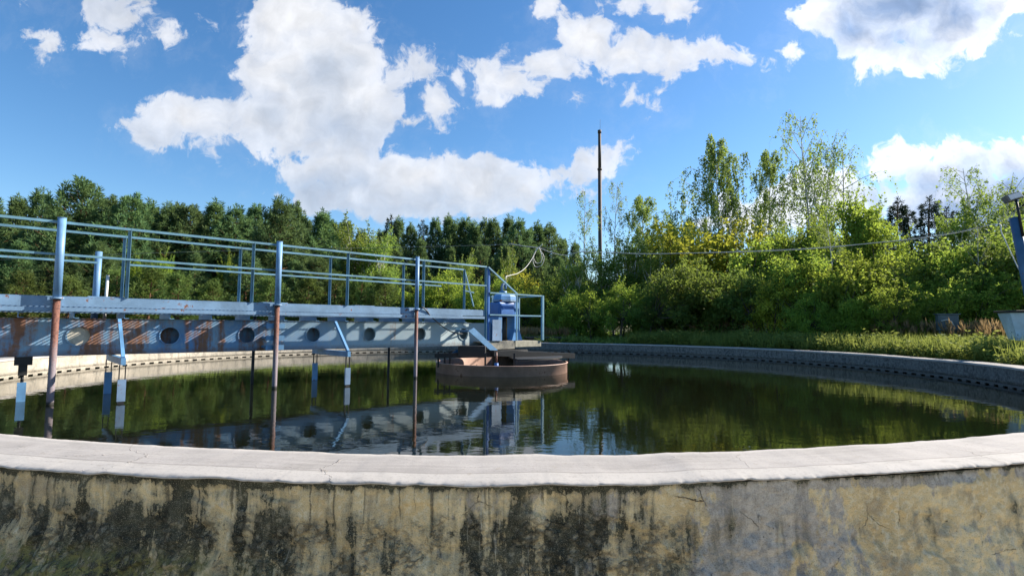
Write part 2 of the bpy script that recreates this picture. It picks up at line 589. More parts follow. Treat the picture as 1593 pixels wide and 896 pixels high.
def outer_wall_material():
    """plaster of the near outer face: ochre coat, black-green algae runs, grey repair mortar"""
    m, t, b = new_mat('stained_plaster')
    uv = ring_uv(t)
    s = t.node('ShaderNodeSeparateXYZ')
    t.put(s.inputs[0], uv)
    u, v = s.outputs['X'], s.outputs['Y']
    big = t.noise(t.mapping(uv, (1.0, 0.7, 1)), 2.2, 5, 0.6)
    streak = t.noise(t.mapping(uv, (6.5, 0.9, 1)), 1.0, 6, 0.62, 0.5)
    streak2 = t.noise(t.mapping(uv, (20, 2.0, 1)), 1.0, 5, 0.65)
    gran = t.noise(uv, 26, 8, 0.72)
    gran2 = t.noise(uv, 85, 5, 0.7)
    flow = t.vmath('ADD', uv, t.vmath('MULTIPLY', t.vmath('SUBTRACT', t.noise(uv, 7, 4, 0.6, color=True), (0.5, 0.5, 0.5)), (0.12, 0.12, 0)))
    crack = t.voronoi(flow, 3.3, 'DISTANCE_TO_EDGE')
    ochre = t.mix(t.smooth(big, 0.35, 0.65), (0.58, 0.45, 0.24), (0.76, 0.63, 0.37))
    ochre = t.mix(t.math('MULTIPLY', t.smooth(gran, 0.46, 0.60), 0.65), ochre, (0.76, 0.69, 0.49))
    ochre = t.mix(t.math('MULTIPLY', t.smooth(t.noise(uv, 5, 5, 0.65), 0.50, 0.62), 0.55), ochre, (0.30, 0.25, 0.18))
    # grey mortar: a patch on the right, scraps along the top
    gz = t.math('MULTIPLY', t.smooth(u, 0.6, 1.5), t.smooth(u, 2.3, 1.5))
    top = t.math('MULTIPLY', t.smooth(v, -0.11, -0.05), t.smooth(u, 0.6, 1.2))
    gm = t.math('ADD', t.math('MULTIPLY', t.math('MAXIMUM', gz, top), 0.20), t.math('MULTIPLY', big, 0.8))
    gm = t.smooth(t.math('ADD', gm, t.math('MULTIPLY', t.noise(t.mapping(uv, (1.6, 0.8, 1)), 6, 7, 0.7), 0.6)), 0.79, 0.86)
    gcol = t.mix(t.smooth(gran, 0.35, 0.65), (0.32, 0.30, 0.275), (0.54, 0.51, 0.46))
    gcol = t.mix(t.math('MULTIPLY', t.smooth(streak, 0.5, 0.62), 0.6), gcol, (0.16, 0.16, 0.165))
    base = t.mix(t.math('MULTIPLY', gm, 0.9), ochre, gcol)
    # algae: strong to the left, runs in the middle, little on the right
    zone = t.ramp(t.math('MULTIPLY_ADD', u, 1 / 7.0, 0.5),
                  [(0.0, 0.53), (0.20, 0.54), (0.38, 0.52), (0.46, 0.43), (0.55, 0.48), (0.64, 0.44), (0.70, 0.30), (0.86, 0.29), (1.0, 0.34)])
    prof = t.ramp(t.math('MULTIPLY_ADD', v, 1 / 0.6, 1.0), [(0.0, 0.47), (0.25, 0.53), (0.60, 0.575), (0.78, 0.46), (0.88, 0.45), (0.93, 0.60), (0.97, 0.80), (1.0, 0.92)])
    a = t.math('ADD', t.math('MULTIPLY', streak, 0.95), t.math('MULTIPLY', streak2, 0.30))
    a = t.math('ADD', a, t.math('MULTIPLY', gran, 0.42))
    a = t.math('ADD', a, t.math('MULTIPLY', gran2, 0.10))
    med = t.noise(t.mapping(uv, (1.0, 0.75, 1)), 9.5, 6, 0.62)
    a = t.math('ADD', a, t.math('MULTIPLY', t.math('SUBTRACT', med, 0.46), 0.42))
    a = t.math('ADD', a, t.math('MULTIPLY', big, 0.30))
    a = t.math('ADD', a, t.math('SUBTRACT', zone, 0.5))
    a = t.math('ADD', a, t.math('SUBTRACT', prof, 0.5))
    alg = t.smooth(a, 1.075, 1.12)
    thin = t.smooth(a, 0.93, 1.10)
    base = t.mix(t.math('MULTIPLY', thin, 0.62), base, (0.16, 0.14, 0.085))
    acol = t.mix(t.smooth(t.math('ADD', t.math('MULTIPLY', gran2, 0.35), t.math('MULTIPLY', med, 0.65)), 0.40, 0.62), (0.016, 0.020, 0.015), (0.085, 0.088, 0.060))
    acol = t.mix(t.math('MULTIPLY', t.smooth(t.math('ADD', t.math('MULTIPLY', gran, 0.6), t.math('MULTIPLY', med, 0.4)), 0.54, 0.60), 0.75), acol, (0.30, 0.275, 0.195))
    c = t.mix(t.math('MULTIPLY', alg, 0.95), base, acol)
    # thin dark runs hanging from under the cap
    uu = t.node('ShaderNodeCombineXYZ')
    t.put(uu.inputs[0], u)
    wv = t.vmath('ADD', uu.outputs[0], t.vmath('MULTIPLY', t.noise(uv, 9, 3, 0.5, color=True), (0.02, 0, 0)))
    col = t.noise(wv, 15, 3, 0.7)
    ln = t.math('MULTIPLY_ADD', t.noise(wv, 6.0, 3, 0.6), 1.1, -0.36)
    run = t.math('MULTIPLY', t.math('MULTIPLY', t.smooth(col, 0.555, 0.62), t.smooth(u, 1.6, 0.2)), t.smooth(t.math('ADD', v, ln), -0.035, 0.02))
    run = t.math('MULTIPLY', run, t.smooth(t.math('ADD', gran2, t.math('MULTIPLY', streak2, 0.5)), 0.56, 0.72))
    c = t.mix(t.math('MULTIPLY', run, 0.72), c, (0.035, 0.035, 0.027))
    grain = t.noise(uv, 190, 2, 0.6)
    c = t.mix(t.math('MULTIPLY', t.smooth(grain, 0.56, 0.66), 0.45), c, (0.05, 0.045, 0.032))
    c = t.mix(t.math('MULTIPLY', t.smooth(grain, 0.43, 0.34), 0.30), c, (0.70, 0.63, 0.46))
    # green-ochre moss low on the left
    moss = t.math('MULTIPLY', t.smooth(v, -0.33, -0.46), t.smooth(u, -0.6, -1.9))
    c = t.mix(t.math('MULTIPLY', moss, t.smooth(t.math('ADD', gran, t.math('MULTIPLY', big, 0.5)), 0.66, 0.82)), c, (0.24, 0.22, 0.075))
    # lime runs
    lime = t.math('MULTIPLY', t.smooth(streak2, 0.60, 0.68), t.smooth(big, 0.45, 0.6))
    c = t.mix(t.math('MULTIPLY', lime, 0.6), c, (0.58, 0.54, 0.42))
    ck = t.smooth(crack, 0.006, 0.0)
    ck = t.math('MULTIPLY', ck, t.smooth(t.noise(uv, 3, 3), 0.56, 0.62))
    c = t.mix(t.math('MULTIPLY', ck, 0.85), c, (0.03, 0.03, 0.026))
    # rubbly lower half: the coat has gone and the coarse aggregate shows, joints darkened for dirt and relief shade
    flow2 = t.vmath('ADD', uv, t.vmath('MULTIPLY', t.vmath('SUBTRACT', t.noise(uv, 22, 5, 0.7, color=True), (0.5, 0.5, 0.5)), (0.07, 0.07, 0)))
    vor = t.node('ShaderNodeTexVoronoi', feature='F1')
    t.put(vor.inputs['Vector'], t.mapping(flow2, (1.0, 1.25, 1)))
    vor.inputs['Scale'].default_value = 36
    stone, stcol = vor.outputs['Distance'], vor.outputs['Color']
    rub = t.math('MULTIPLY', t.smooth(t.math('MULTIPLY_ADD', big, 0.25, t.math('MULTIPLY', v, -1.0)), 0.26, 0.36), t.math('MULTIPLY', t.smooth(t.noise(uv, 4.4, 6, 0.7), 0.47, 0.56), t.smooth(u, 1.5, 0.8)))
    sv = t.node('ShaderNodeSeparateXYZ')
    t.put(sv.inputs[0], stcol)
    c = t.mix(t.math('MULTIPLY', t.math('MULTIPLY', rub, t.smooth(sv.outputs['X'], 0.55, 0.9)), 0.45), c, (0.44, 0.39, 0.27))
    joint = t.math('MULTIPLY', rub, t.smooth(stone, 0.42, 0.62))
    c = t.mix(t.math('MULTIPLY', joint, 0.55), c, (0.03, 0.028, 0.020))
    # pits where grit has fallen out
    pit = t.math('MULTIPLY', t.smooth(t.noise(uv, 60, 4, 0.6), 0.66, 0.71), t.smooth(v, -0.12, -0.25))
    c = t.mix(t.math('MULTIPLY', pit, 0.8), c, (0.02, 0.02, 0.016))
    h = t.math('ADD', t.math('MULTIPLY', gran, 1.0), t.math('MULTIPLY', gran2, 0.4))
    h = t.math('ADD', h, t.math('MULTIPLY', t.math('ADD', ck, pit), -0.6))
    h = t.math('ADD', h, t.math('MULTIPLY', gm, 0.15))
    h = t.math('ADD', h, t.math('MULTIPLY', t.math('MULTIPLY', stone, rub), -1.2))
    principled(t, b, c, 0.92, 0, t.bump(h, 1.0, 0.02), 0.2)
    return m


def coping_material():
    m, t, b = new_mat('coping_plaster')
    uv = ring_uv(t)
    p = world_pos(t)
    n = t.noise(p, 1.6, 5, 0.6)
    trowel = t.noise(t.mapping(uv, (0.8, 16, 1)), 1.0, 5, 0.6)
    gran = t.noise(p, 60, 6, 0.7)
    c = t.mix(t.smooth(n, 0.3, 0.7), (0.26, 0.245, 0.23), (0.35, 0.33, 0.312))
    c = t.mix(t.math('MULTIPLY', t.smooth(trowel, 0.42, 0.66), 0.45), c, (0.38, 0.36, 0.335))
    su = t.node('ShaderNodeSeparateXYZ')
    t.put(su.inputs[0], uv)
    wob = t.math('MULTIPLY_ADD', t.noise(t.mapping(uv, (1.5, 1, 1)), 1.0, 4, 0.6), 0.05, su.outputs['Y'])
    edge = t.math('MAXIMUM', t.smooth(wob, 0.10, 0.05), t.smooth(wob, 0.41, 0.43))
    c = t.mix(t.math('MULTIPLY', edge, 0.6), c, (0.42, 0.40, 0.37))
    c = t.mix(t.math('MULTIPLY', t.math('MULTIPLY', t.smooth(wob, 0.405, 0.412), t.smooth(wob, 0.425, 0.417)), 0.5), c, (0.15, 0.14, 0.125))
    stain = t.smooth(t.noise(t.mapping(uv, (1.0, 2.2, 1)), 2.4, 7, 0.7), 0.52, 0.68)
    c = t.mix(t.math('MULTIPLY', stain, 0.40), c, (0.19, 0.18, 0.165))
    c = t.mix(t.math('MULTIPLY', t.smooth(gran, 0.53, 0.66), 0.45), c, (0.19, 0.175, 0.155))
    spot = t.smooth(t.noise(p, 11, 6, 0.7), 0.60, 0.70)
    c = t.mix(t.math('MULTIPLY', spot, 0.5), c, (0.24, 0.21, 0.17))
    flow = t.vmath('ADD', uv, t.vmath('MULTIPLY', t.vmath('SUBTRACT', t.noise(uv, 5, 4, 0.6, color=True), (0.5, 0.5, 0.5)), (0.2, 0.2, 0)))
    crack = t.smooth(t.voronoi(flow, 1.6, 'DISTANCE_TO_EDGE'), 0.006, 0.0)
    crack = t.math('MULTIPLY', crack, t.smooth(t.noise(uv, 1.1, 3), 0.5, 0.62))
    c = t.mix(t.math('MULTIPLY', crack, 0.55), c, (0.20, 0.17, 0.14))
    h = t.math('ADD', t.math('MULTIPLY', gran, 0.25), t.math('ADD', t.math('MULTIPLY', trowel, 0.7), t.math('MULTIPLY', crack, -0.6)))
    principled(t, b, c, 0.88, 0, t.bump(h, 0.6, 0.01), 0.3)
    return m


def inner_wall_material():
    m, t, b = new_mat('tank_concrete')
    uv = ring_uv(t)
    n = t.noise(uv, 1.1, 6, 0.65)
    st = t.noise(t.mapping(uv, (5, 0.8, 1)), 1.0, 5, 0.65)
    gran = t.noise(uv, 14, 7, 0.7)
    s = t.node('ShaderNodeSeparateXYZ')
    t.put(s.inputs[0], uv)
    # pale worn render; the half the sun misses is painted greyer as shade
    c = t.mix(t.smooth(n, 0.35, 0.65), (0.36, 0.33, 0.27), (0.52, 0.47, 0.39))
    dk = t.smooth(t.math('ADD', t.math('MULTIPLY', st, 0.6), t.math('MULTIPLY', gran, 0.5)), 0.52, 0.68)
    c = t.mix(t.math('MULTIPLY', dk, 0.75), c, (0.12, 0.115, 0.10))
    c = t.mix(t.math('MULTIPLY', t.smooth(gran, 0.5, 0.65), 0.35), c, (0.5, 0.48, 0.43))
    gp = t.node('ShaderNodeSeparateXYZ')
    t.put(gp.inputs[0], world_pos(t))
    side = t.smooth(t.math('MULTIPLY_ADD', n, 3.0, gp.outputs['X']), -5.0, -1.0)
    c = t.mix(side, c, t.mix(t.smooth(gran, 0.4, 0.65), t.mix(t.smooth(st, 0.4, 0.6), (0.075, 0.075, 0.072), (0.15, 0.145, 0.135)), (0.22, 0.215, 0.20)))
    wet = t.smooth(s.outputs['Y'], -0.31, -0.40)  # wet band, darkened further to paint shade behind the lip's notches
    c = t.mix(t.math('MULTIPLY', wet, 0.75), c, (0.05, 0.045, 0.035))
    principled(t, b, c, 0.9, 0, t.bump(gran, 0.8, 0.02), 0.3)
    return m


def water_material():
    m, t, b = new_mat('dark_water')
    p = world_pos(t)
    # wind ruffles some stretches of the pool more than others
    ruff = t.smooth(t.noise(p, 0.16, 3, 0.5), 0.38, 0.62)
    w1 = t.noise(t.mapping(p, (1.0, 1.35, 1), rot=(0, 0, 0.35)), 2.6, 3, 0.5, 0.3)
    w2 = t.noise(t.mapping(p, (1.0, 1.5, 1), rot=(0, 0, -0.3)), 8.0, 3, 0.55)
    h = t.math('ADD', t.math('MULTIPLY', w1, 1.0), t.math('MULTIPLY', w2, t.math('MULTIPLY_ADD', ruff, 0.28, 0.08)))
    c = t.mix(t.noise(p, 0.5, 4), (0.004, 0.005, 0.0025), (0.007, 0.009, 0.004))
    principled(t, b, c, 0.025, 0, t.bump(h, 0.045, 0.05), 0.5)
    b.inputs['IOR'].default_value = 1.333
    return m


def ground_material():
    m, t, b = new_mat('ground_soil')
    p = world_pos(t)
    n = t.noise(p, 0.35, 6, 0.65)
    n2 = t.noise(p, 6, 6, 0.7)
    c = t.mix(t.smooth(n, 0.35, 0.65), (0.05, 0.062, 0.022), (0.085, 0.085, 0.035))
    c = t.mix(t.math('MULTIPLY', t.smooth(n2, 0.5, 0.7), 0.6), c, (0.12, 0.10, 0.055))
    # unseen pale gravel on the viewer's side, added to bounce light onto the wall
    sp = t.node('ShaderNodeSeparateXYZ')
    t.put(sp.inputs[0], p)
    gr = t.math('MULTIPLY', t.smooth(t.math('MULTIPLY_ADD', n, 4.0, sp.outputs['Y']), 11.0, 8.0), t.smooth(t.math('MULTIPLY_ADD', n, -6.0, sp.outputs['Y']), -14.0, -10.0))
    c = t.mix(gr, c, t.mix(n2, (0.48, 0.40, 0.29), (0.62, 0.54, 0.40)))
    principled(t, b, c, 0.95, 0, t.bump(n2, 0.8, 0.05), 0.2)
    return m


# ------------------------------------------------------------------ the tank
def ring_angles():
    """angles seen from the tank centre; phi = 0 faces the camera. Fine steps near the camera."""
    out = []
    a = -PI
    while a < PI - 1e-6:
        out.append(a)
        d = abs(a)
        a += 0.0008 if d < 0.27 else 0.0016 if d < 0.33 else (0.005 if d < 0.5 else 0.016)
    return out


PHI = ring_angles()


def ring_point(phi, r, z):
    return (CX + r * math.sin(phi), CY - r * math.cos(phi), z)


def ring_mesh(name, prof_fn, nprof, mat, parent, smooth=True):
    """revolve a profile that may vary with the angle; UV = (arc metres, height or running length)"""
    verts, faces, uvs = [], [], []
    n = len(PHI)
    for i, ph in enumerate(PHI):
        for (r, z, uvy) in prof_fn(ph):
            verts.append(ring_point(ph, r, z))
            uvs.append((ph * (RI + WALL_T), uvy))
    for i in range(n):
        j = (i + 1) % n
        for k in range(nprof - 1):
            faces.append((i * nprof + k, j * nprof + k, j * nprof + k + 1, i * nprof + k + 1))
    me = bpy.data.meshes.new(name)
    me.from_pydata(verts, [], faces)
    uvl = me.uv_layers.new(name='UVMap')
    vi = np.empty(len(me.loops), dtype=np.int32)
    me.loops.foreach_get('vertex_index', vi)
    arr = np.array(uvs, dtype=np.float32)[vi]
    # close the seam behind
    nl = arr.reshape(-1, 4, 2)
    mx = nl[:, :, 0].max(axis=1) - nl[:, :, 0].min(axis=1)
    seam = mx > 20
    nl[seam, :, 0] = np.where(nl[seam, :, 0] < 0, nl[seam, :, 0] + 2 * PI * (RI + WALL_T), nl[seam, :, 0])
    uvl.data.foreach_set('uv', nl.reshape(-1))
    me.polygons.foreach_set('use_smooth', [smooth] * len(me.polygons))
    me.materials.append(mat)
    me.update()
    return link_mesh(name, me, parent)


def nz(x, y, z, s, oct_=4):
    return noise.fractal(Vector((x * s, y * s, z * s)), 0.9, 2.1, oct_)


tank = empty('settling_tank', (CX, CY, 0), 0, 'round concrete settling tank with stained plaster wall and pale rim', 'tank')


def P(o):
    """parent keeping world place (the parents used this way are unrotated)"""
    o.location = o.location - o.parent.location
    return o


RO = RI + WALL_T


def coping_prof(ph):
    u = ph * RO
    e_in = 0.012 * nz(u, 3.1, 0, 1.3) + 0.006 * nz(u, 7.7, 0, 7)
    e_out = 0.018 * nz(u, 11.3, 0, 1.1) + 0.007 * nz(u, 5.7, 0, 5) + 0.003 * nz(u, 2.2, 0, 25)
    tz = 0.010 * nz(u, 0.5, 0, 0.9)
    e_out -= 0.05 * max(0, noise.noise(Vector((u * 5.5, 3.3, 0.7))) - 0.33) + 0.03 * max(0, noise.noise(Vector((u * 17, 8.3, 0.7))) - 0.25)
    # a thicker patched stretch on the right
    step = 0.006 * (1 + math.tanh((u - 1.12) / 0.06))
    ri, ro = RI - 0.012 + e_in, RO + 0.016 + e_out
    w = ro - ri
    L = []
    prof = [(0.0, -0.045), (-0.004, -0.014), (0.012, -0.002), (0.05, 0.0), (0.15, 0.002), (0.25, 0.003), (0.35, 0.002), (0.42, 0.001), (0.47, -0.001),
            (0.50, -0.003), (0.522, -0.006), (0.534, -0.011), (0.538, -0.017), (0.528, -0.023), (0.42, -0.026)]
    for i, (dr, dz) in enumerate(prof):
        rr = ri + dr / 0.538 * w
        z = tz + step + dz + 0.0035 * nz(u, rr * 3, 4.4, 4.5) * (1 if 0 < i < 12 else 0.4)
        if i >= 11:
            z += 0.005 * nz(u, 9.1, 0, 6)
        L.append((rr, z, rr - RI))
    return L


ZS = [0.0] + [-0.03 - 0.007 * k for k in range(0, 74)] + [-0.58, -0.66, -0.78, -1.0, -1.4]


def outer_prof(ph):
    u = ph * RO
    L = []
    near = abs(ph) < 0.5
    for z in ZS:
        bulge = 0.0
        if z < -0.28:
            q = (-0.28 - z)
            bulge = 0.6 * q * q + 0.06 * q
            if u < -1.2:
                bulge += 0.35 * q * min(1, (-1.2 - u) / 1.2)
        r = RO - 0.006 + min(bulge, 0.35)
        if near:
            a = nz(u, z, 0.3, 2.0) * 0.012 + nz(u, z, 5.3, 7) * 0.006
            rough = 0.5 + 0.9 * max(0, min(1, (-0.14 - z) / 0.2))
            lump = noise.noise(Vector((u * 13, z * 16, 2.2)))
            a += rough * (0.013 * nz(u, z, 9.3, 15) + 0.015 * max(0, lump))
            # patches where the top coat has come off
            peel = noise.noise(Vector((u * 2.6, z * 3.6, 7.7))) + 0.35 * noise.noise(Vector((u * 9, z * 9, 1.7)))
            if peel > 0.12:
                a -= 0.016 * min(1, (peel - 0.12) / 0.05)
            if u > 2.42:
                a += 0.012 * min(1, (u - 2.42) / 0.05)
            a *= max(0.12, min(1, (-0.035 - z) / 0.05))
            r += a
        if z == 0.0:
            z = -0.018
        L.append((r, z, z))
    return L


def inner_prof(ph):
    u = ph * RI
    L = []
    for z in (-0.03, -0.10, -0.18, -0.26, -0.335):
        L.append((RI + 0.010 * nz(u, z * 3, 2.5, 2.2), z, z))
    L.append((RI + 0.06, -0.337, -0.337))
    L.append((RI + 0.065, -1.6, -1.6))
    return L


P(ring_mesh('rim_coping', coping_prof, 15, coping_material(), tank))
P(ring_mesh('outer_wall', outer_prof, len(ZS), outer_wall_material(), tank))
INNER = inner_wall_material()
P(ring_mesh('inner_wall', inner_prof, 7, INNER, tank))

# toothed overflow lip along the water line
NT_ = 218
lip_v, lip_f = [], []
for k in range(NT_):
    j = [random.uniform(-0.02, 0.02) for _ in range(2)]
    for f_, zb in ((0.0 + j[0], -0.50), (0.04 + j[0], -0.50), (0.46 + j[1], -0.50), (0.50 + j[1], -0.50)):
        a_ = 2 * PI * (k + f_) / NT_
        lip_v += [ring_point(a_, RI + 0.004, -0.3365), ring_point(a_, RI + 0.004, -0.374), ring_point(a_, RI + 0.004, zb)]
for k in range(NT_):
    b_ = k * 12
    n_ = ((k + 1) % NT_) * 12
    cols = [b_, b_ + 3, b_ + 6, b_ + 9, n_]
    for c0_, c1_ in zip(cols, cols[1:]):
        lip_f.append((c0_, c0_ + 1, c1_ + 1, c1_))
    lip_f.append((b_ + 1, b_ + 5, b_ + 4))
    lip_f.append((b_ + 4, b_ + 5, b_ + 8, b_ + 7))
    lip_f.append((b_ + 7, b_ + 8, b_ + 10))
lip_me = bpy.data.meshes.new('overflow_lip')
lip_me.from_pydata(lip_v, [], lip_f)
LIP = simple_mat('weir_lip_concrete', (0.24, 0.22, 0.18), (0.42, 0.38, 0.31), 5, 0.9)
_t = NT(LIP.node_tree)
_b = LIP.node_tree.nodes['Principled BSDF']
_c = _b.inputs['Base Color'].links[0].from_socket
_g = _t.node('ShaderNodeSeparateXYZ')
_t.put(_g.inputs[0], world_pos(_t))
_t.put(_b.inputs['Base Color'], _t.mix(_t.smooth(_g.outputs['X'], -4.5, -1.0), _c, (0.13, 0.125, 0.115)))  # shade painted into the lip's right half, as on the inner wall
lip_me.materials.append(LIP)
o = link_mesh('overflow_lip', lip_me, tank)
P(o)
sol = o.modifiers.new('thickness', 'SOLIDIFY')
sol.thickness = 0.03
sol.offset = 0
tag(o, 'toothed overflow lip just above the water')

# water
mb = MB()
mb.lathe([(0.0001, WATER_Z), (RI + 0.062, WATER_Z)], 128, (CX, CY), smooth=False)
wo = mb.build('water', water_material())
tag(wo, 'dark still water in the round tank', 'water', kind='structure')
for f in wo.data.polygons:
    pass


# ------------------------------------------------------------------ ground
def ground_z(x, y):
    """the ground lies low on the viewer's side and higher beyond the tank"""
    k = (y - 4.0) / 9.0
    k = max(0.0, min(1.0, k))
    k = k * k * (3 - 2 * k)
    z = GROUND_NEAR + (0.80) * k
    d = math.hypot(x - CX, y - CY)
    if d > 13:
        z += 0.18 * noise.noise(Vector((x * 0.12, y * 0.12, 0))) * min(1, (d - 13) / 5)
    return z


verts, faces = [], []
rad = [RO - 0.2, RO + 0.3, RO + 0.8, RO + 1.5, RO + 2.5, RO + 4, 18, 22, 27, 34, 44, 60, 85, 120, 180, 300, 600, 1500]
NG = 144
for r in rad:
    for k in range(NG):
        a = 2 * PI * k / NG
        x, y = CX + r * math.sin(a), CY + r * math.cos(a)
        verts.append((x, y, ground_z(x, y)))
for i in range(len(rad) - 1):
    for k in range(NG):
        faces.append((i * NG + k, (i + 1) * NG + k, (i + 1) * NG + (k + 1) % NG, i * NG + (k + 1) % NG))
me = bpy.data.meshes.new('ground')
me.from_pydata(verts, [], faces)
me.materials.append(ground_material())
me.polygons.foreach_set('use_smooth', [True] * len(me.polygons))
go = link_mesh('ground', me)
bm = bmesh.new(); bm.from_mesh(me); bmesh.ops.recalc_face_normals(bm, faces=bm.faces[:]); bm.to_mesh(me); bm.free()
if me.polygons[0].normal.z < 0:
    me.flip_normals()
tag(go, 'grassy soil around the tank', 'ground', kind='structure')

# ------------------------------------------------------------------ scraper bridge (local x = towards the tank centre, y = away from the camera side)
BO = Vector((-2.093, 11.742, 0))
BANG = R_(43)
bridge = empty('scraper_bridge', BO, BANG, 'long blue rusty walkway bridge on posts reaching over the water to the tank centre', 'bridge')
X0, X1 = -9.6, 2.03
YN, YF = 0.10, 0.98              # deck edges
ZD = 1.125

for nm, yy, sg in (('deck_edge', YN, -1), ('deck_edge', YF, 1)):
    mb = MB()
    mb.box(X0, X1, yy - 0.008, yy + 0.008, 0.988, ZD)
    mb.box(X0, X1, min(yy, yy - sg * 0.05), max(yy, yy - sg * 0.05), ZD + 0.002, ZD + 0.010)
    mb.bar((X0, yy + sg * 0.012, 0.945), (X1, yy + sg * 0.012, 0.945), 0.024, 0.058)
    mb.box(X0, X1, min(yy, yy - sg * 0.07), max(yy, yy - sg * 0.07), 0.906, 0.914)
    mb.build(nm, BLUE_DECK, bridge)
# grating: cross bars with gaps that let the sun through
mb = MB()
x = X0 + 0.02
while x < X1:
    mb.box(x, x + 0.020, YN + 0.012, YF - 0.012, 1.100, 1.106)
    x += 0.068
for yy in (YN + 0.2, YN + 0.44, YN + 0.68):
    mb.box(X0, X1, yy, yy + 0.012, 1.086, 1.0995)
mb.build('deck_grating', BLUE, bridge)
# little hatch plates lying on the deck edges
for s, yy in ((-5.45, 0.2), (-2.95, 0.22), (-1.15, 0.25)):
    mb = MB()
    mb.box(s - 0.22, s + 0.22, yy - 0.08, yy + 0.14, 1.137, 1.150)
    mb.build('deck_plate', BLUE_DECK, bridge)
# cross joists
s = X0 + 0.15
while s < X1 - 0.1:
    mb = MB()
    mb.box(s - 0.004, s + 0.004, YN + 0.02, YF - 0.02, 0.822, 0.904)
    mb.box(s + 0.004, s + 0.06, YN + 0.02, YF - 0.02, 0.820, 0.828)
    mb.box(s + 0.004, s + 0.06, YN + 0.02, YF - 0.02, 0.896, 0.904)
    mb.build('cross_joist', BLUE, bridge)
    s += 0.605

# box girder: two webs with round holes and two flanges
HOLES = [-9.32, -8.12, -6.93, -5.72, -4.52, -3.30, -2.06, -0.82, 0.48, 1.74]
ZG0, ZG1, HR, ZH = 0.265, 0.812, 0.142, 0.545
GX1 = 2.62


def web(yy, th, holes):
    mb = MB()
    bm = mb.bm
    N = 40
    for y0, flip in ((yy, False), (yy + th, True)):
        xs = X0
        for h in holes + [None]:
            xe = h - 0.25 if h is not None else GX1
            q = [(xs, y0, ZG0), (xe, y0, ZG0), (xe, y0, ZG1), (xs, y0, ZG1)]
            mb.face(q)
            if h is None:
                break
            xs = h + 0.25
            outer, inner = [], []
            for k in range(N):
                a = 2 * PI * k / N
                ca, sa = math.cos(a), math.sin(a)
                tx = 0.25 / abs(ca) if abs(ca) > 1e-6 else 1e9
                tz = ((ZG1 - ZH) if sa > 0 else (ZH - ZG0)) / abs(sa) if abs(sa) > 1e-6 else 1e9
                tt = min(tx, tz)
                outer.append(bm.verts.new((h + ca * tt, y0, ZH + sa * tt)))
                inner.append(bm.verts.new((h + ca * HR, y0, ZH + sa * HR)))
            corners = {}
            for k in range(N):
                k2 = (k + 1) % N
                o1, o2 = outer[k].co, outer[k2].co
                vs = [inner[k], outer[k]]
                # add the corner if the two outer points lie on different sides
                d1x, d2x = abs(abs(o1.x - h) - 0.25) < 1e-5, abs(abs(o2.x - h) - 0.25) < 1e-5
                if d1x != d2x:
                    cx_ = h + (0.25 if (o1.x + o2.x) / 2 > h else -0.25)
                    cz_ = ZG1 if (o1.z + o2.z) / 2 > ZH else ZG0
                    vs.append(bm.verts.new((cx_, y0, cz_)))
                vs += [outer[k2], inner[k2]]
                bm.faces.new(vs)
    return mb


th = 0.012
mb = web(0.56, th, HOLES)
mb.build('girder_web', GIRDER, bridge)
mb = web(0.80, th, HOLES[:3])
mb.build('girder_web', GIRDER, bridge)
# stiffening collars round the holes
for h in HOLES:
    mb = MB()
    N = 40
    prof = [(HR + 0.016, 0.557), (HR + 0.016, 0.545), (HR - 0.004, 0.545), (HR - 0.004, 0.60)]
    rings = []
    for r, yy in prof:
        rings.append([mb.bm.verts.new((h + r * math.cos(2 * PI * k / N), yy, ZH + r * math.sin(2 * PI * k / N))) for k in range(N)])
    for i in range(3):
        for k in range(N):
            mb.bm.faces.new([rings[i][k], rings[i][(k + 1) % N], rings[i + 1][(k + 1) % N], rings[i + 1][k]])
    mb.build('hole_collar', GIRDER, bridge)
# a pale patch closes the hole beside the first post
mb = MB()
hc = HOLES[3]
outl = [(hc - 0.15, 0.575, ZH + 0.13), (hc + 0.15, 0.575, ZH + 0.14), (hc + 0.155, 0.575, ZH - 0.06), (hc + 0.09, 0.575, ZH - 0.14), (hc - 0.10, 0.575, ZH - 0.145), (hc - 0.15, 0.575, ZH - 0.08)]
mb.prism(outl, (0, 0.01, 0))
mb.build('hole_patch', simple_mat('pale_patch', (0.40, 0.37, 0.30), (0.58, 0.54, 0.45), 9, 0.85), bridge)
mb = MB()
mb.box(X0, GX1, 0.545, 0.827, 0.2525, 0.2625)
mb.build('bottom_flange', GIRDER, bridge)
mb = MB()
mb.box(X0, GX1, 0.545, 0.827, 0.8145, 0.8185)
mb.build('top_flange', GIRDER, bridge)
mb = MB()
mb.box(GX1 + 0.002, GX1 + 0.012, 0.54, 0.83, 0.25, 0.82)
mb.build('girder_end_plate', BLUE, bridge)
# end carriage on the rim, beyond the left edge of the picture
mb = MB()
mb.box(-9.1, -7.95, 0.3, 1.0, 0.17, 0.2495)
for xx in (-8.9, -8.2):
    mb.lathe([(0.0001, -0.05), (0.13, -0.05), (0.13, 0.05), (0.0001, 0.05)], 20)
    bmesh.ops.rotate(mb.bm, verts=mb.bm.verts[-80:], cent=(0, 0, 0), matrix=Matrix.Rotation(PI / 2, 3, 'X'))
    bmesh.ops.translate(mb.bm, verts=mb.bm.verts[-80:], vec=(xx, 0.68, 0.138))
    mb.bm.verts.ensure_lookup_table()
mb.build('end_carriage', DARK_STEEL, bridge)

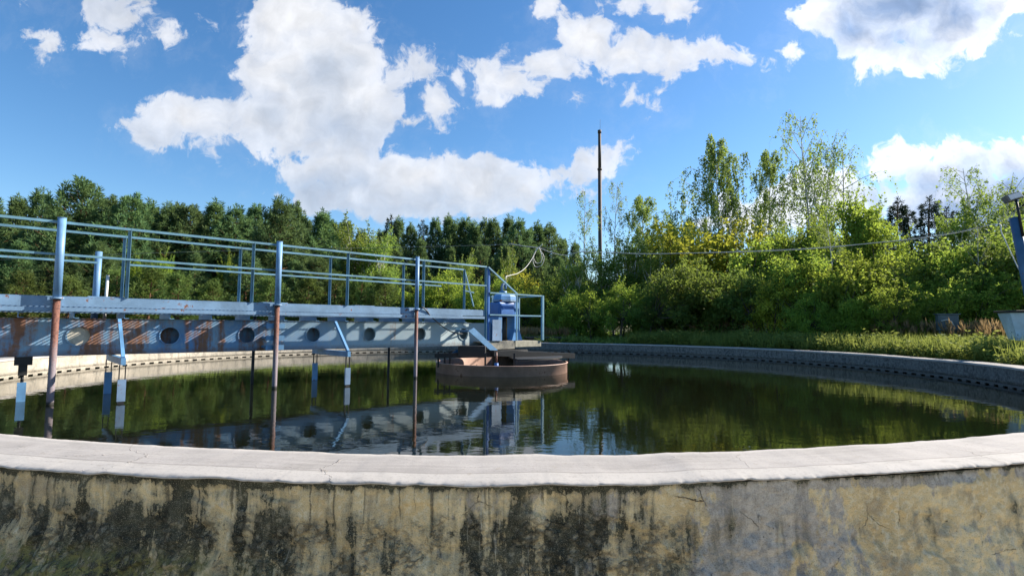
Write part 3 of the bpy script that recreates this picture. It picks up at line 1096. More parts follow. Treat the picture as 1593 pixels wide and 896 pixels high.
# railings
ZR, ZM = 2.205, 1.735
RAIL_S = [-8.85, -7.03, -5.21, -3.39, -1.59, 0.22, 2.05]
for side, yy in (('near', YN - 0.02), ('far', YF + 0.03)):
    mb = MB()
    mb.bar((X0, yy, ZR), (2.07, yy, ZR), 0.036)
    if side == 'near':
        mb.bar((X0, yy - 0.012, ZM), (2.05, yy - 0.012, ZM), 0.032)
    else:
        mb.bar((X0, yy - 0.012, ZM), (-5.5, yy - 0.012, ZM), 0.032)
        mb.bar((-5.1, yy - 0.012, ZM), (1.35, yy - 0.012, ZM), 0.032)
    hr = mb.build('handrail', BLUE_RAIL, bridge)
    for s in RAIL_S:
        if side == 'far':
            s += 0.05
        m2 = MB()
        z0 = ZD + 0.012 if s < 2 else (0.40 if side == 'near' else ZD + 0.012)
        m2.bar((s, yy + 0.020, z0), (s, yy + 0.020, ZR + 0.012), 0.006, 0.042, up=(1, 0, 0))
        m2.bar((s + 0.018, yy + 0.0, z0), (s + 0.018, yy + 0.0, ZR + 0.012), 0.042, 0.006, up=(1, 0, 0))
        m2.build('rail_post', BLUE_RAIL, hr)
    if side == 'near':
        m2 = MB()
        m2.bar((2.16, yy + 0.02, 0.38), (2.16, yy + 0.02, 2.20), 0.05)
        m2.build('rail_post', BLUE_DARK, hr)
    else:
        m2 = MB()
        m2.bar((2.12, yy, 2.15), (2.42, yy, 1.25), 0.03)
        m2.bar((2.10, yy, 1.66), (2.42, yy, 1.62), 0.03)
        m2.build('rail_brace', BLUE_RAIL, hr)

# scraper posts on the near side: painted sleeve above, rusty pipe below
for s, r_lo, r_up in ((-6.03, 0.043, 0.050), (-2.97, 0.043, 0.050), (0.0, 0.038, 0.041)):
    mb = MB()
    mb.tube([(s, 0, -1.5), (s, 0, -0.36), (s, 0, 1.10)], r_lo, 18)
    pp = mb.build('scraper_post', POST_RUST, bridge)
    mb = MB()
    mb.tube([(s, 0, 1.115), (s, 0, 2.255)], r_up, 20)
    mb.tube([(s, 0, 2.2552), (s, 0, 2.262)], r_up + 0.004, 20)
    mb.build('sleeve', BLUE_POST, pp)
    mb = MB()
    mb.tube([(s, 0, 1.085), (s, 0, 1.112)], r_up + 0.03, 20)
    mb.box(s - 0.06, s + 0.06, 0.05, 0.09, 0.93, 1.08)
    for dx in (-0.035, 0.035):
        for zz in (0.96, 1.05):
            mb.box(s + dx - 0.01, s + dx + 0.01, 0.035, 0.0495, zz - 0.01, zz + 0.01)
    mb.build('collar', BLUE_DECK, pp)
# lower guides of the middle post
for zz in (0.72, 0.50, 0.33):
    mb = MB()
    mb.box(-3.04, -2.90, 0.056, 0.555, zz - 0.02, zz + 0.02)
    mb.box(-3.13, -2.81, 0.04, 0.07, zz - 0.045, zz + 0.045)
    mb.build('post_guide', BLUE, bridge)
# posts on the far side
for s, yy, r, z0, z1, mt in ((-5.98, 1.06, 0.026, 0.80, 1.62, WHITE_PIPE), (-5.50, 1.05, 0.048, 0.82, 1.93, BLUE_POST), (-5.36, 1.10, 0.022, 0.80, 1.55, WHITE_PIPE),
                             (-3.03, 1.0, 0.028, -1.5, 0.90, DARK_STEEL), (-0.06, 1.0, 0.028, -1.5, 0.90, DARK_STEEL)):
    mb = MB()
    mb.tube([(s, yy + 0.05, z0), (s + 0.012, yy + 0.05, z1)], r, 14)
    mb.box(s - 0.03, s + 0.03, 0.995, yy + 0.05, 0.93, 0.97)
    mb.build('guide_post', mt, bridge)

# scraper hangers: arm under the girder, brace to the deck, link and plate at either end
for s, y_far in ((-5.28, 0.98), (-1.82, 0.98)):
    mb = MB()
    mb.bar((s, -0.55, 0.20), (s, y_far + 0.1, 0.195), 0.06, 0.10)
    arm = mb.build('hanger_arm', BLUE, bridge)
    mb = MB()
    mb.bar((s, 0.08, 0.80), (s, -0.50, 0.25), 0.045, 0.05)
    mb.build('brace', BLUE, arm)
    for yy, mt, zt, zb in ((-0.50, PALE_PLATE, -0.06, -0.37), (y_far, BLUE, -0.05, -0.42)):
        for dx in (-0.036, 0.036):
            mb = MB()
            mb.bar((s + dx, yy, 0.15), (s + dx, yy, zt - 0.005), 0.012, 0.03)
            mb.build('link', DARK_STEEL, arm)
        mb = MB()
        mb.box(s - 0.05, s + 0.05, yy - 0.022, yy + 0.022, zb, zt)
        mb.build('scraper_plate', mt, arm)
        if yy < 0:
            mb = MB()
            mb.box(s - 0.04, s + 0.04, yy - 0.02, yy + 0.02, -1.0, zb - 0.004)
            mb.build('scraper_foot', DARK_STEEL, arm)
# the short hanger near the left edge of the picture
mb = MB()
mb.box(-6.43, -6.23, 0.56, 0.72, 0.13, 0.2495)
mb.box(-6.38, -6.28, 0.58, 0.70, -0.02, 0.128)
hg = mb.build('hanger_bracket', DARK_STEEL, bridge)
mb = MB()
mb.tube([(-6.33, 0.64, -0.12), (-6.33, 0.64, -0.021)], 0.02, 10)
mb.build('link', DARK_STEEL, hg)
mb = MB()
mb.tube([(-6.33, 0.64, -1.0), (-6.33, 0.64, -0.505)], 0.02, 10)
mb.build('link', DARK_STEEL, hg)
mb = MB()
mb.box(-6.38, -6.28, 0.61, 0.67, -0.50, -0.125)
mb.build('scraper_plate', BLUE, hg)

# central platform, lower than the deck
PZ = 0.365
mb = MB()
mb.box(2.06, 4.0, 0.16, 0.94, 0.325, 0.355)
pf = mb.build('centre_platform', PLANK, bridge)
mb = MB(); mb.box(2.10, 3.03, 0.06, 0.13, 0.16, 0.372); mb.build('edge_board', PLANK, pf, 0.006)
mb = MB(); mb.box(3.06, 4.02, 0.07, 0.14, 0.20, 0.360); mb.build('edge_board', simple_mat('pale_plank', (0.22, 0.21, 0.16), (0.38, 0.36, 0.28), 7, 0.85), pf, 0.006)
mb = MB(); mb.box(2.10, 4.02, 0.95, 1.01, 0.16, 0.37); mb.build('edge_board', PLANK, pf, 0.006)
mb = MB(); mb.box(2.24, 2.54, 0.03, 0.05, 0.375, 0.90); mb.build('kick_panel', PALE_PLATE, pf)
mb = MB()
ZPT, ZPM = 1.565, 1.02
for yy in (0.05,):
    mb.bar((2.16, yy, ZPT), (4.05, yy, ZPT), 0.034)
    mb.bar((2.16, yy, ZPM), (4.08, yy, ZPM), 0.034)
    mb.bar((2.10, yy, 2.20), (3.10, yy, ZPT + 0.01), 0.036)
mb.bar((4.05, 0.05, ZPT), (4.05, 0.98, ZPT), 0.034)
mb.bar((4.05, 0.05, ZPM), (4.05, 0.98, ZPM), 0.034)
mb.bar((3.0, 0.98, ZPT - 0.03), (4.05, 0.98, ZPT - 0.03), 0.03)
pr = mb.build('platform_rail', BLUE_RAIL, bridge)
for s, yy, w in ((4.05, 0.05, 0.06), (3.08, 0.05, 0.03), (4.05, 0.98, 0.04), (3.05, 0.98, 0.035)):
    m2 = MB()
    m2.bar((s, yy, 0.37), (s, yy, ZPT + 0.01), w)
    m2.build('rail_post', BLUE_RAIL, pr)
# bracing between girder end and turntable
mb = MB()
mb.prism([(1.50, 0.05, 0.62), (1.66, 0.05, 0.70), (2.52, 0.05, 0.08), (2.36, 0.05, 0.03)], (0, 0.02, 0))
mb.bar((1.55, 0.06, 0.62), (1.55, 0.555, 0.62), 0.05)
mb.build('gusset_brace', BLUE, bridge)
mb = MB()
mb.prism([(1.72, 0.52, 0.255), (1.92, 0.52, 0.255), (1.36, 0.52, 0.00), (1.20, 0.52, 0.00)], (0, 0.02, 0))
mb.build('gusset_brace', BLUE, bridge)

# ------------------------------------------------------------------ centre: feed well with its beams, turntable, drive
FC = Vector((-0.25, 13.80, 0))
well = empty('feed_well', (FC.x, FC.y, -1.4), 0, 'round rusty steel ring standing in the water at the tank centre', 'feed well')
mb = MB()
RW = 1.67
mb.lathe([(RW, -1.4), (RW, -0.175), (RW + 0.018, -0.170), (RW + 0.018, -0.155), (RW - 0.03, -0.155), (RW - 0.03, -1.4)], 96, (FC.x, FC.y))
o = mb.build('steel_ring', RUST_RING, well); P(o)


def bridge_world(s, y, z):
    c, sn = math.cos(BANG), math.sin(BANG)
    return Vector((BO.x + c * s - sn * y, BO.y + sn * s + c * y, z))


# dark radial beams that carry the ring
for name, a, b_, w, h in (('ring_beam', at(676, 553, 12.9), at(766, 551, 13.1), 0.14, 0.10), ('ring_beam', at(764, 549, 13.0), at(889, 553, 14.3), 0.30, 0.13),
                          ('ring_beam', at(845, 548, 14.9), at(700, 547, 14.8), 0.10, 0.06)):
    mb = MB()
    mb.bar(a, b_, w, h)
    o = mb.build(name, DARK_STEEL, well); P(o)
for px, d in ((682, 12.95), (692, 13.0), (700, 13.0), (755, 12.35), (884, 14.5), (800, 12.5)):
    a = at(px, 551, d)
    mb = MB()
    mb.bar((a.x, a.y, -0.26), (a.x, a.y, 0.12), 0.04)
    o = mb.build('ring_hanger', DARK_STEEL, well); P(o)
for a0, a1, zz in ((R_(15), R_(165), -0.045), (R_(-75), R_(12), -0.02)):  # dark plates added to put the ring's inside in shade
    mb = MB()
    top_, bot_ = [], []
    for k in range(33):
        a_ = a0 + (a1 - a0) * k / 32
        top_.append((FC.x + 1.55 * math.sin(a_), FC.y + 1.55 * math.cos(a_), zz))
    for k in range(33):
        a_ = a1 + (a0 - a1) * k / 32
        top_.append((FC.x + 0.66 * math.sin(a_), FC.y + 0.66 * math.cos(a_), zz))
    mb.prism(top_, (0, 0, 0.035))
    o = mb.build('shade_plate', DARK_STEEL, well); P(o)
mb = MB()
mb.lathe([(0.0001, 0.14), (0.62, 0.14), (0.62, -0.02), (0.30, -0.02), (0.30, -1.35), (0.0001, -1.35)], 40, (FC.x + 0.05, FC.y + 0.1), smooth=False)
o = mb.build('centre_column', DARK_STEEL, well); P(o)
mb = MB()
a = at(733, 546, 13.0)
mb.box(a.x - 0.30, a.x + 0.35, a.y - 0.2, a.y + 0.25, -0.01, 0.26)
o = mb.build('bearing_block', DARK_STEEL, well, 0.01); P(o)
mb = MB()
a = at(772, 560, 12.3)
mb.tube([(a.x, a.y, 0.15), (a.x + 0.01, a.y, -0.10)], 0.022, 10)
o = mb.build('rod', RUST, well); P(o)
mb = MB()
mb.tube([(a.x, a.y, -0.101), (a.x + 0.01, a.y, -0.25)], 0.05, 12)
o = mb.build('sleeve', BLUE_DARK, well); P(o)

drv = empty('drive_unit', bridge_world(3.02, 0.45, PZ), BANG, 'blue drive cabinet on legs with lifting hook on the centre platform', 'drive unit')
# local coords of the drive: x along the bridge, y away; z above the platform
m_ = MB()
m_.box(-0.36, 0.20, -0.19, 0.19, 0.62, 1.00)
m_.build('housing', BLUE_DARK, drv, 0.04)
m_ = MB()
m_.box(-0.30, 0.14, -0.205, -0.192, 0.66, 0.95)
m_.tube([(-0.25, -0.206, 0.80), (-0.25, -0.235, 0.82), (-0.25, -0.235, 0.88), (-0.25, -0.206, 0.90)], 0.008, 6)
m_.build('door', BLUE_DARK, drv, 0.006)
m_ = MB()
m_.lathe([(0.0001, 1.003), (0.27, 1.003), (0.30, 1.02), (0.30, 1.06), (0.0001, 1.06)], 8, smooth=False)
bmesh.ops.scale(m_.bm, vec=(1.32, 0.78, 1), verts=m_.bm.verts[:])
m_.build('flange', PALE_PLATE, drv)
m_ = MB()
m_.lathe([(0.0001, 1.063), (0.30, 1.063), (0.29, 1.16), (0.24, 1.21), (0.0001, 1.212)], 8, smooth=False)
bmesh.ops.scale(m_.bm, vec=(1.28, 0.76, 1), verts=m_.bm.verts[:])
m_.build('cap', CAB_BLUE, drv)
m_ = MB()
m_.box(0.21, 0.37, -0.17, 0.17, 0.30, 1.00)
m_.prism([(0.21, -0.17, 0.299), (0.37, -0.17, 0.299), (0.50, -0.17, 0.0), (0.12, -0.17, 0.0)], (0, 0.34, 0))
m_.build('leg', CAB_BLUE, drv)
m_ = MB()
m_.box(-0.36, -0.24, -0.17, 0.17, 0.0, 0.617)
m_.build('leg', CAB_BLUE, drv)
m_ = MB()
m_.tube([(-0.02, 0, 0.0), (-0.02, 0, 0.615)], 0.055, 14)
m_.build('shaft', DARK_STEEL, drv)
m_ = MB()
m_.tube([(0.10, 0.05, 0.0), (0.10, 0.05, 0.615)], 0.03, 10)
m_.build('shaft', simple_mat('ochre_rod', (0.22, 0.13, 0.03), (0.32, 0.2, 0.05), 8), drv)
m_ = MB()
m_.tube([(-0.06, 0, 1.214), (-0.06, 0, 1.30)], 0.10, 16)
hk = m_.build('hook_base', BLUE, drv)
m_ = MB()
m_.tube([(-0.10, 0, 1.30), (-0.10, 0, 1.42), (-0.07, 0, 1.48), (-0.01, 0, 1.49), (0.03, 0, 1.45), (0.03, 0, 1.36)], 0.035, 10)
m_.build('hook', PALE_PLATE, hk)

# black hose from the deck to the last girder hole
pts = []
A0, B0 = bridge_world(0.15, 0.05, 1.16), bridge_world(1.70, 0.54, 0.54)
for i in range(25):
    q = i / 24
    p_ = A0.lerp(B0, q)
    p_.z += -0.16 * math.sin(PI * q) + (0.03 if 0 < i < 4 else 0)
    c_ = bridge_world(0, -0.06, 0) - bridge_world(0, 0, 0)
    pts.append(p_ + c_ * math.sin(PI * min(1, q * 1.2)) * 1.2)
mb = MB()
mb.tube(pts, 0.013, 8)
tag(mb.build('rubber_hose', BLACK_RUBBER), 'black hose sagging from the bridge deck to a girder hole', 'hose')

# ------------------------------------------------------------------ overhead wire and white cable
WR = at(1549, 349, 14.2)
# make the wire pass the photo's mid points by bending a simple sag through control points
ctrl = [at(-420, 428, 26), at(150, 397, 22), at(700, 383, 19.0), at(790, 381, 18.4), at(880, 389, 17.9), at(1000, 395, 17.2), at(1150, 391, 16.4), at(1300, 383, 15.6), at(1420, 371, 15.0), WR]


def spline(c, per=10):
    out = []
    n = len(c)
    for i in range(n - 1):
        p0, p1, p2, p3 = c[max(0, i - 1)], c[i], c[i + 1], c[min(n - 1, i + 2)]
        for k in range(per):
            q = k / per
            out.append(0.5 * ((2 * p1) + (p2 - p0) * q + (2 * p0 - 5 * p1 + 4 * p2 - p3) * q * q + (3 * p1 - p0 - 3 * p2 + p3) * q ** 3))
    out.append(c[-1])
    return out


mb = MB()
mb.tube(spline(ctrl, 8), 0.006, 6)
tag(mb.build('support_wire', WIRE), 'thin steel wire strung over the tank', 'wire')
cab = [at(792, 379, 18.38), at(815, 383, 18.25), at(838, 386, 18.1), at(858, 393, 18.0), at(880, 397, 17.85), at(905, 392, 17.7), at(950, 393, 17.5), at(1000, 395, 17.18), at(1070, 394, 16.8),
       at(1150, 392, 16.38), at(1230, 389, 15.9), at(1300, 384, 15.58), at(1360, 378, 15.3), at(1420, 372, 14.98), at(1490, 362, 14.6), WR + Vector((0, -0.03, 0)),
       at(1558, 362, 14.0), at(1572, 392, 13.8), at(1592, 430, 13.6), at(1640, 490, 13.5)]
mb = MB()
mb.tube(spline(cab, 6), 0.013, 7)
cb = mb.build('overhead_cable', WHITE_CABLE)
tag(cb, 'white cable tied along the overhead wire with a coiled loop', 'cable')
mb = MB()
loop = [at(838, 386, 18.05), at(846, 399, 18.0), at(843, 412, 18.0), at(833, 415, 18.0), at(829, 404, 18.0), at(833, 391, 18.0), at(838, 385, 18.0), at(843, 399, 17.95), at(841, 408, 17.95), at(834, 409, 17.95),
        at(830, 400, 17.95), at(834, 390, 17.95), at(844, 380, 18.0)]
mb.tube(spline(loop, 6), 0.013, 7)
mb.build('coil', WHITE_CABLE, cb)
mb = MB()
hook_top = bridge_world(3.02, 0.45, PZ + 1.45)
drop = [at(836, 386, 18.02), at(828, 402, 17.7), at(818, 416, 17.2), at(806, 425, 16.2), at(795, 428, 15.2), at(788, 430, 14.6), hook_top + Vector((0.03, 0, 0.22)), hook_top + Vector((0.02, 0, 0.0))]
mb.tube(spline(drop, 6), 0.010, 7)
mb.build('drop_lead', WHITE_CABLE, cb)

# ------------------------------------------------------------------ things round the tank
# leaning blue lamp post with floodlight
b0 = at(1622, 560, 13.3)
gz0 = ground_z(b0.x, b0.y)
base = Vector((b0.x, b0.y, gz0))
topp = at(1578, 338, 13.3)
lp = empty('lamp_post', base, 0, 'leaning blue lamp post with a grey floodlight at the right edge', 'lamp post')
ax = (topp - base)
mb = MB()
mb.tube([(0, 0, -0.2 * 0), ax * 0.5, ax], 0.105, 20)
mb.build('pole', painted_metal('lamp_post_paint', (0.035, 0.10, 0.20), 0.15), lp)
mb = MB()
lt = at(1575, 312, 13.3) - base
mb.tube([ax * 0.86 + Vector((0, -0.13, 0)), ax + Vector((0, -0.13, 0.02)), lt + Vector((0.0, -0.1, 0.0))], 0.028, 10)
mb.tube([ax + Vector((0.1, -0.13, 0.25)), ax + Vector((0.22, -0.14, 0.38)), ax + Vector((0.36, -0.14, 0.36))], 0.022, 8)
mb.build('bracket_pipe', DARK_STEEL, lp)
mb = MB()
mb.box(-0.16, 0.22, -0.10, 0.08, -0.02, 0.16)
fl = mb.build('floodlight', LAMP_GREY, lp, 0.015)
fl.location = lt
fl.rotation_euler = (R_(-15), R_(-18), 0)
mb = MB()
mb.box(-0.13, 0.19, -0.112, -0.103, 0.005, 0.135)
mb.build('lens', LAMP_GLASS, fl)

# blue box beside it
bx0 = at(1601, 530, 13.1)
bxb = empty('metal_box', (bx0.x, bx0.y, ground_z(bx0.x, bx0.y)), R_(-20), 'tapered pale blue metal box with dark lid behind the right rim', 'metal box')
z0 = bx0.z - bxb.location.z
mb = MB()
v0 = [(-0.31, -0.22, z0), (0.31, -0.22, z0), (0.31, 0.22, z0), (-0.31, 0.22, z0)]
v1 = [(-0.47, -0.30, z0 + 0.68), (0.47, -0.30, z0 + 0.68), (0.47, 0.30, z0 + 0.68), (-0.47, 0.30, z0 + 0.68)]
a_ = [mb.bm.verts.new(q) for q in v0]
c_ = [mb.bm.verts.new(q) for q in v1]
mb.bm.faces.new(a_[::-1]); mb.bm.faces.new(c_)
for i in range(4):
    mb.bm.faces.new([a_[i], a_[(i + 1) % 4], c_[(i + 1) % 4], c_[i]])
BOXP = painted_metal('pale_blue_box', (0.42, 0.56, 0.68), 0.42, (0.03, 0.035, 0.04), streak=False)
mb.build('body', BOXP, bxb, 0.012)
mb = MB()
mb.box(-0.53, 0.53, -0.36, 0.36, z0 + 0.684, z0 + 0.735)
mb.build('lid', DARK_STEEL, bxb, 0.015)
for dx in (-0.24, 0.24):
    for dy in (-0.16, 0.16):
        mb = MB()
        mb.bar((dx, dy, 0), (dx, dy, z0 - 0.003), 0.05)
        mb.build('leg', DARK_STEEL, bxb)

# dark plank stand beyond the far rim
c0 = at(848, 526, 25.6)
st = empty('plank_stand', (c0.x, c0.y, ground_z(c0.x, c0.y)), R_(4), 'low dark plank stand just beyond the far rim', 'stand')
zt = c0.z - st.location.z
mb = MB()
for k in range(4):
    mb.box(-0.98 + 0.02 * (k % 2), 0.95 - 0.03 * (k % 3), -0.5 + 0.25 * k, -0.27 + 0.25 * k, zt, zt + 0.07)
mb.build('top_planks', WOOD_DARK, st, 0.008)
mb = MB()
mb.box(-0.85, 0.70, -0.40, 0.40, zt - 0.15, zt - 0.003)
mb.build('frame', WOOD_DARK, st)
for dx in (-0.8, 0.6):
    for dy in (-0.35, 0.35):
        mb = MB()
        mb.bar((dx, dy, 0), (dx, dy, zt - 0.152), 0.09)
        mb.build('leg', WOOD_DARK, st)

# old control cabinet in the bushes
c1 = at(1474, 512, 17.0)
cbx = empty('control_cabinet', (c1.x, c1.y, ground_z(c1.x, c1.y)), R_(-25), 'small grey-blue control cabinet half hidden in the bushes', 'cabinet')
zz = c1.z - cbx.location.z
mb = MB(); mb.box(-0.26, 0.26, -0.16, 0.16, zz - 0.05, zz + 0.46); mb.build('body', GREY_BOX, cbx, 0.012)
mb = MB(); mb.box(-0.30, 0.30, -0.20, 0.20, zz + 0.463, zz + 0.49); mb.build('roof', GREY_BOX, cbx)
mb = MB(); mb.box(-0.23, 0.23, -0.175, -0.163, zz - 0.02, zz + 0.43); mb.build('door', GREY_BOX, cbx)
for dx in (-0.2, 0.2):
    mb = MB(); mb.bar((dx, 0, 0), (dx, 0, zz - 0.053), 0.05); mb.build('leg', GREY_BOX, cbx)
mb = MB()
mb.tube([(-0.2, -0.21, zz + 0.26), (-0.05, -0.22, zz + 0.30), (0.06, -0.22, zz + 0.24), (0.12, -0.22, zz + 0.08)], 0.014, 8)
mb.build('conduit', WHITE_CABLE, cbx)

# boiler-house chimney far behind the birches
ch0 = at(934, 480, 105)
ch = empty('steel_chimney', (ch0.x, ch0.y, ground_z(ch0.x, ch0.y)), 0, 'tall thin dark steel chimney rising behind the birches', 'chimney')
zc = at(934, 203, 105).z - ch.location.z
zcol = at(934, 265, 105).z - ch.location.z
mb = MB(); mb.tube([(0, 0, 0), (0, 0, zcol)], [0.40, 0.36], 20); mb.build('lower_shaft', CHIMNEY, ch)
mb = MB(); mb.tube([(0, 0, zcol + 0.36), (0, 0, zc - 0.62)], [0.32, 0.30], 20); mb.build('upper_shaft', CHIMNEY, ch)
mb = MB(); mb.tube([(0, 0, zcol + 0.002), (0, 0, zcol + 0.358)], 0.46, 20); mb.build('collar', CHIMNEY, ch)
mb = MB(); mb.tube([(0, 0, zc - 0.618), (0, 0, zc)], 0.37, 20); mb.build('cap', CHIMNEY, ch)
mb = MB(); mb.tube([(0.1, 0, zc + 0.002), (0.15, 0, zc + 2.2)], 0.025, 6); mb.build('lightning_rod', CHIMNEY, ch)


# ------------------------------------------------------------------ vegetation
def leaf_material(name, dark, light, trans, tr_amt=0.35, rough=0.5, scale=0.9):
    m, t, b = new_mat(name)
    g = t.node('ShaderNodeNewGeometry')
    rnd = g.outputs['Random Per Island']
    oi = t.node('ShaderNodeObjectInfo').outputs['Random']
    n = t.noise(g.outputs['Position'], scale, 3, 0.6)
    f = t.math('ADD', t.math('MULTIPLY', rnd, 0.5), t.math('MULTIPLY', t.smooth(n, 0.32, 0.68), 0.5))
    c = t.mix(f, dark, light)
    hs = t.node('ShaderNodeHueSaturation')
    t.put(hs.inputs['Color'], c)
    t.put(hs.inputs['Hue'], t.math('MULTIPLY_ADD', oi, 0.036, 0.480))
    t.put(hs.inputs['Value'], t.math('MULTIPLY_ADD', oi, 0.6, 0.78))
    c = hs.outputs['Color']
    principled(t, b, c, rough, 0, None, 0.12)
    tr = t.node('ShaderNodeBsdfTranslucent')
    t.put(tr.inputs['Color'], t.mix(0.5, c, trans))
    mx = t.node('ShaderNodeMixShader')
    mx.inputs[0].default_value = tr_amt
    t.l.new(b.outputs[0], mx.inputs[1])
    t.l.new(tr.outputs[0], mx.inputs[2])
    t.l.new(mx.outputs[0], m.node_tree.nodes['Material Output'].inputs['Surface'])
    return m


PINE_M = leaf_material('pine_needles', (0.036, 0.082, 0.038), (0.140, 0.225, 0.090), (0.22, 0.31, 0.09), 0.38, 0.7)
YPINE_M = leaf_material('young_pine_needles', (0.045, 0.085, 0.024), (0.15, 0.21, 0.055), (0.2, 0.26, 0.055), 0.33, 0.7)
SPRUCE_M = leaf_material('spruce_needles', (0.012, 0.028, 0.018), (0.040, 0.070, 0.040), (0.04, 0.07, 0.03), 0.15, 0.75)
BIRCH_M = leaf_material('birch_leaves', (0.085, 0.150, 0.032), (0.21, 0.29, 0.060), (0.36, 0.44, 0.07), 0.48, 0.7)
BUSH_M = leaf_material('bush_leaves', (0.090, 0.165, 0.028), (0.24, 0.33, 0.055), (0.42, 0.50, 0.06), 0.54, 0.7)
DARKBUSH_M = leaf_material('dark_bush_leaves', (0.058, 0.125, 0.032), (0.165, 0.250, 0.056), (0.32, 0.40, 0.06), 0.46, 0.65)
YELLOW_M = leaf_material('yellowing_leaves', (0.17, 0.21, 0.026), (0.38, 0.38, 0.050), (0.50, 0.48, 0.05), 0.48, 0.7)
WEED_M = leaf_material('weed_leaves', (0.105, 0.165, 0.036), (0.25, 0.31, 0.075), (0.36, 0.38, 0.08), 0.40, 0.7, scale=2.0)
DRY_M = leaf_material('dry_grass', (0.20, 0.14, 0.065), (0.40, 0.29, 0.14), (0.45, 0.32, 0.15), 0.3)


def bark_material(name, a, b_, birch=False):
    m, t, b = new_mat(name)
    o = obj_coord(t)
    n = t.noise(t.mapping(o, (6, 6, 1.6)), 1.0, 6, 0.7)
    c = t.mix(t.smooth(n, 0.35, 0.65), a, b_)
    if birch:
        k = t.smooth(t.noise(t.mapping(o, (3, 3, 12)), 1.0, 4, 0.6), 0.58, 0.66)
        c = t.mix(k, c, (0.04, 0.035, 0.03))
    principled(t, b, c, 0.85, 0, t.bump(n, 0.5, 0.02), 0.2)
    return m


PINE_BARK = bark_material('pine_bark', (0.07, 0.042, 0.028), (0.22, 0.11, 0.06))
BUSH_BARK = bark_material('grey_bark', (0.05, 0.042, 0.035), (0.13, 0.115, 0.095))
BIRCH_BARK = bark_material('birch_bark', (0.42, 0.40, 0.37), (0.62, 0.60, 0.56), True)


class Leaves:
    """collects leaf-sized faces as numpy arrays"""

    def __init__(self, seed):
        self.rng = np.random.default_rng(seed)
        self.q = []
        self.tr = []

    def leaves(self, pts, dirs, length, width, jit=0.6, droop=0.0):
        """rhombic leaf quads at pts growing along dirs (+ jitter)"""
        rng = self.rng
        n = len(pts)
        d = dirs + rng.normal(0, jit, (n, 3))
        d[:, 2] -= droop
        d /= np.linalg.norm(d, axis=1, keepdims=True) + 1e-9
        r = rng.normal(0, 1, (n, 3))
        s = np.cross(d, r)
        s /= np.linalg.norm(s, axis=1, keepdims=True) + 1e-9
        nrm = np.cross(s, d)
        L = (length * rng.uniform(0.65, 1.3, n))[:, None]
        Wd = (width * rng.uniform(0.7, 1.25, n))[:, None]
        mid = pts + d * L * 0.45 + nrm * L * 0.06
        self.q.append(np.stack([pts, mid + s * Wd * 0.5, pts + d * L, mid - s * Wd * 0.5], axis=1))

    def mesh(self, name, mat):
        q = np.concatenate(self.q).astype(np.float32)
        n = len(q)
        me = bpy.data.meshes.new(name)
        me.vertices.add(n * 4)
        me.vertices.foreach_set('co', q.reshape(-1))
        me.loops.add(n * 4)
        me.loops.foreach_set('vertex_index', np.arange(n * 4, dtype=np.int32))
        me.polygons.add(n)
        me.polygons.foreach_set('loop_start', np.arange(0, n * 4, 4, dtype=np.int32))
        me.polygons.foreach_set('loop_total', np.full(n, 4, dtype=np.int32))
        me.materials.append(mat)
        me.update(calc_edges=True)
        return me


def limb(mb, a, b, r0, r1, bend=0.12, n=6, seg=5, rnd=random):
    a, b = Vector(a), Vector(b)
    L = (b - a).length
    off = Vector((rnd.uniform(-1, 1), rnd.uniform(-1, 1), rnd.uniform(-0.6, 0.6))) * L * bend
    path, rs = [], []
    for i in range(seg + 1):
        q = i / seg
        path.append(a.lerp(b, q) + off * math.sin(PI * q))
        rs.append(r0 + (r1 - r0) * q)
    mb.tube(path, rs, n, caps=False)
    return path


def mb_mesh(mb, name, mat):
    me = bpy.data.meshes.new(name)
    mb.bm.to_mesh(me)
    mb.bm.free()
    me.materials.append(mat)
    return me


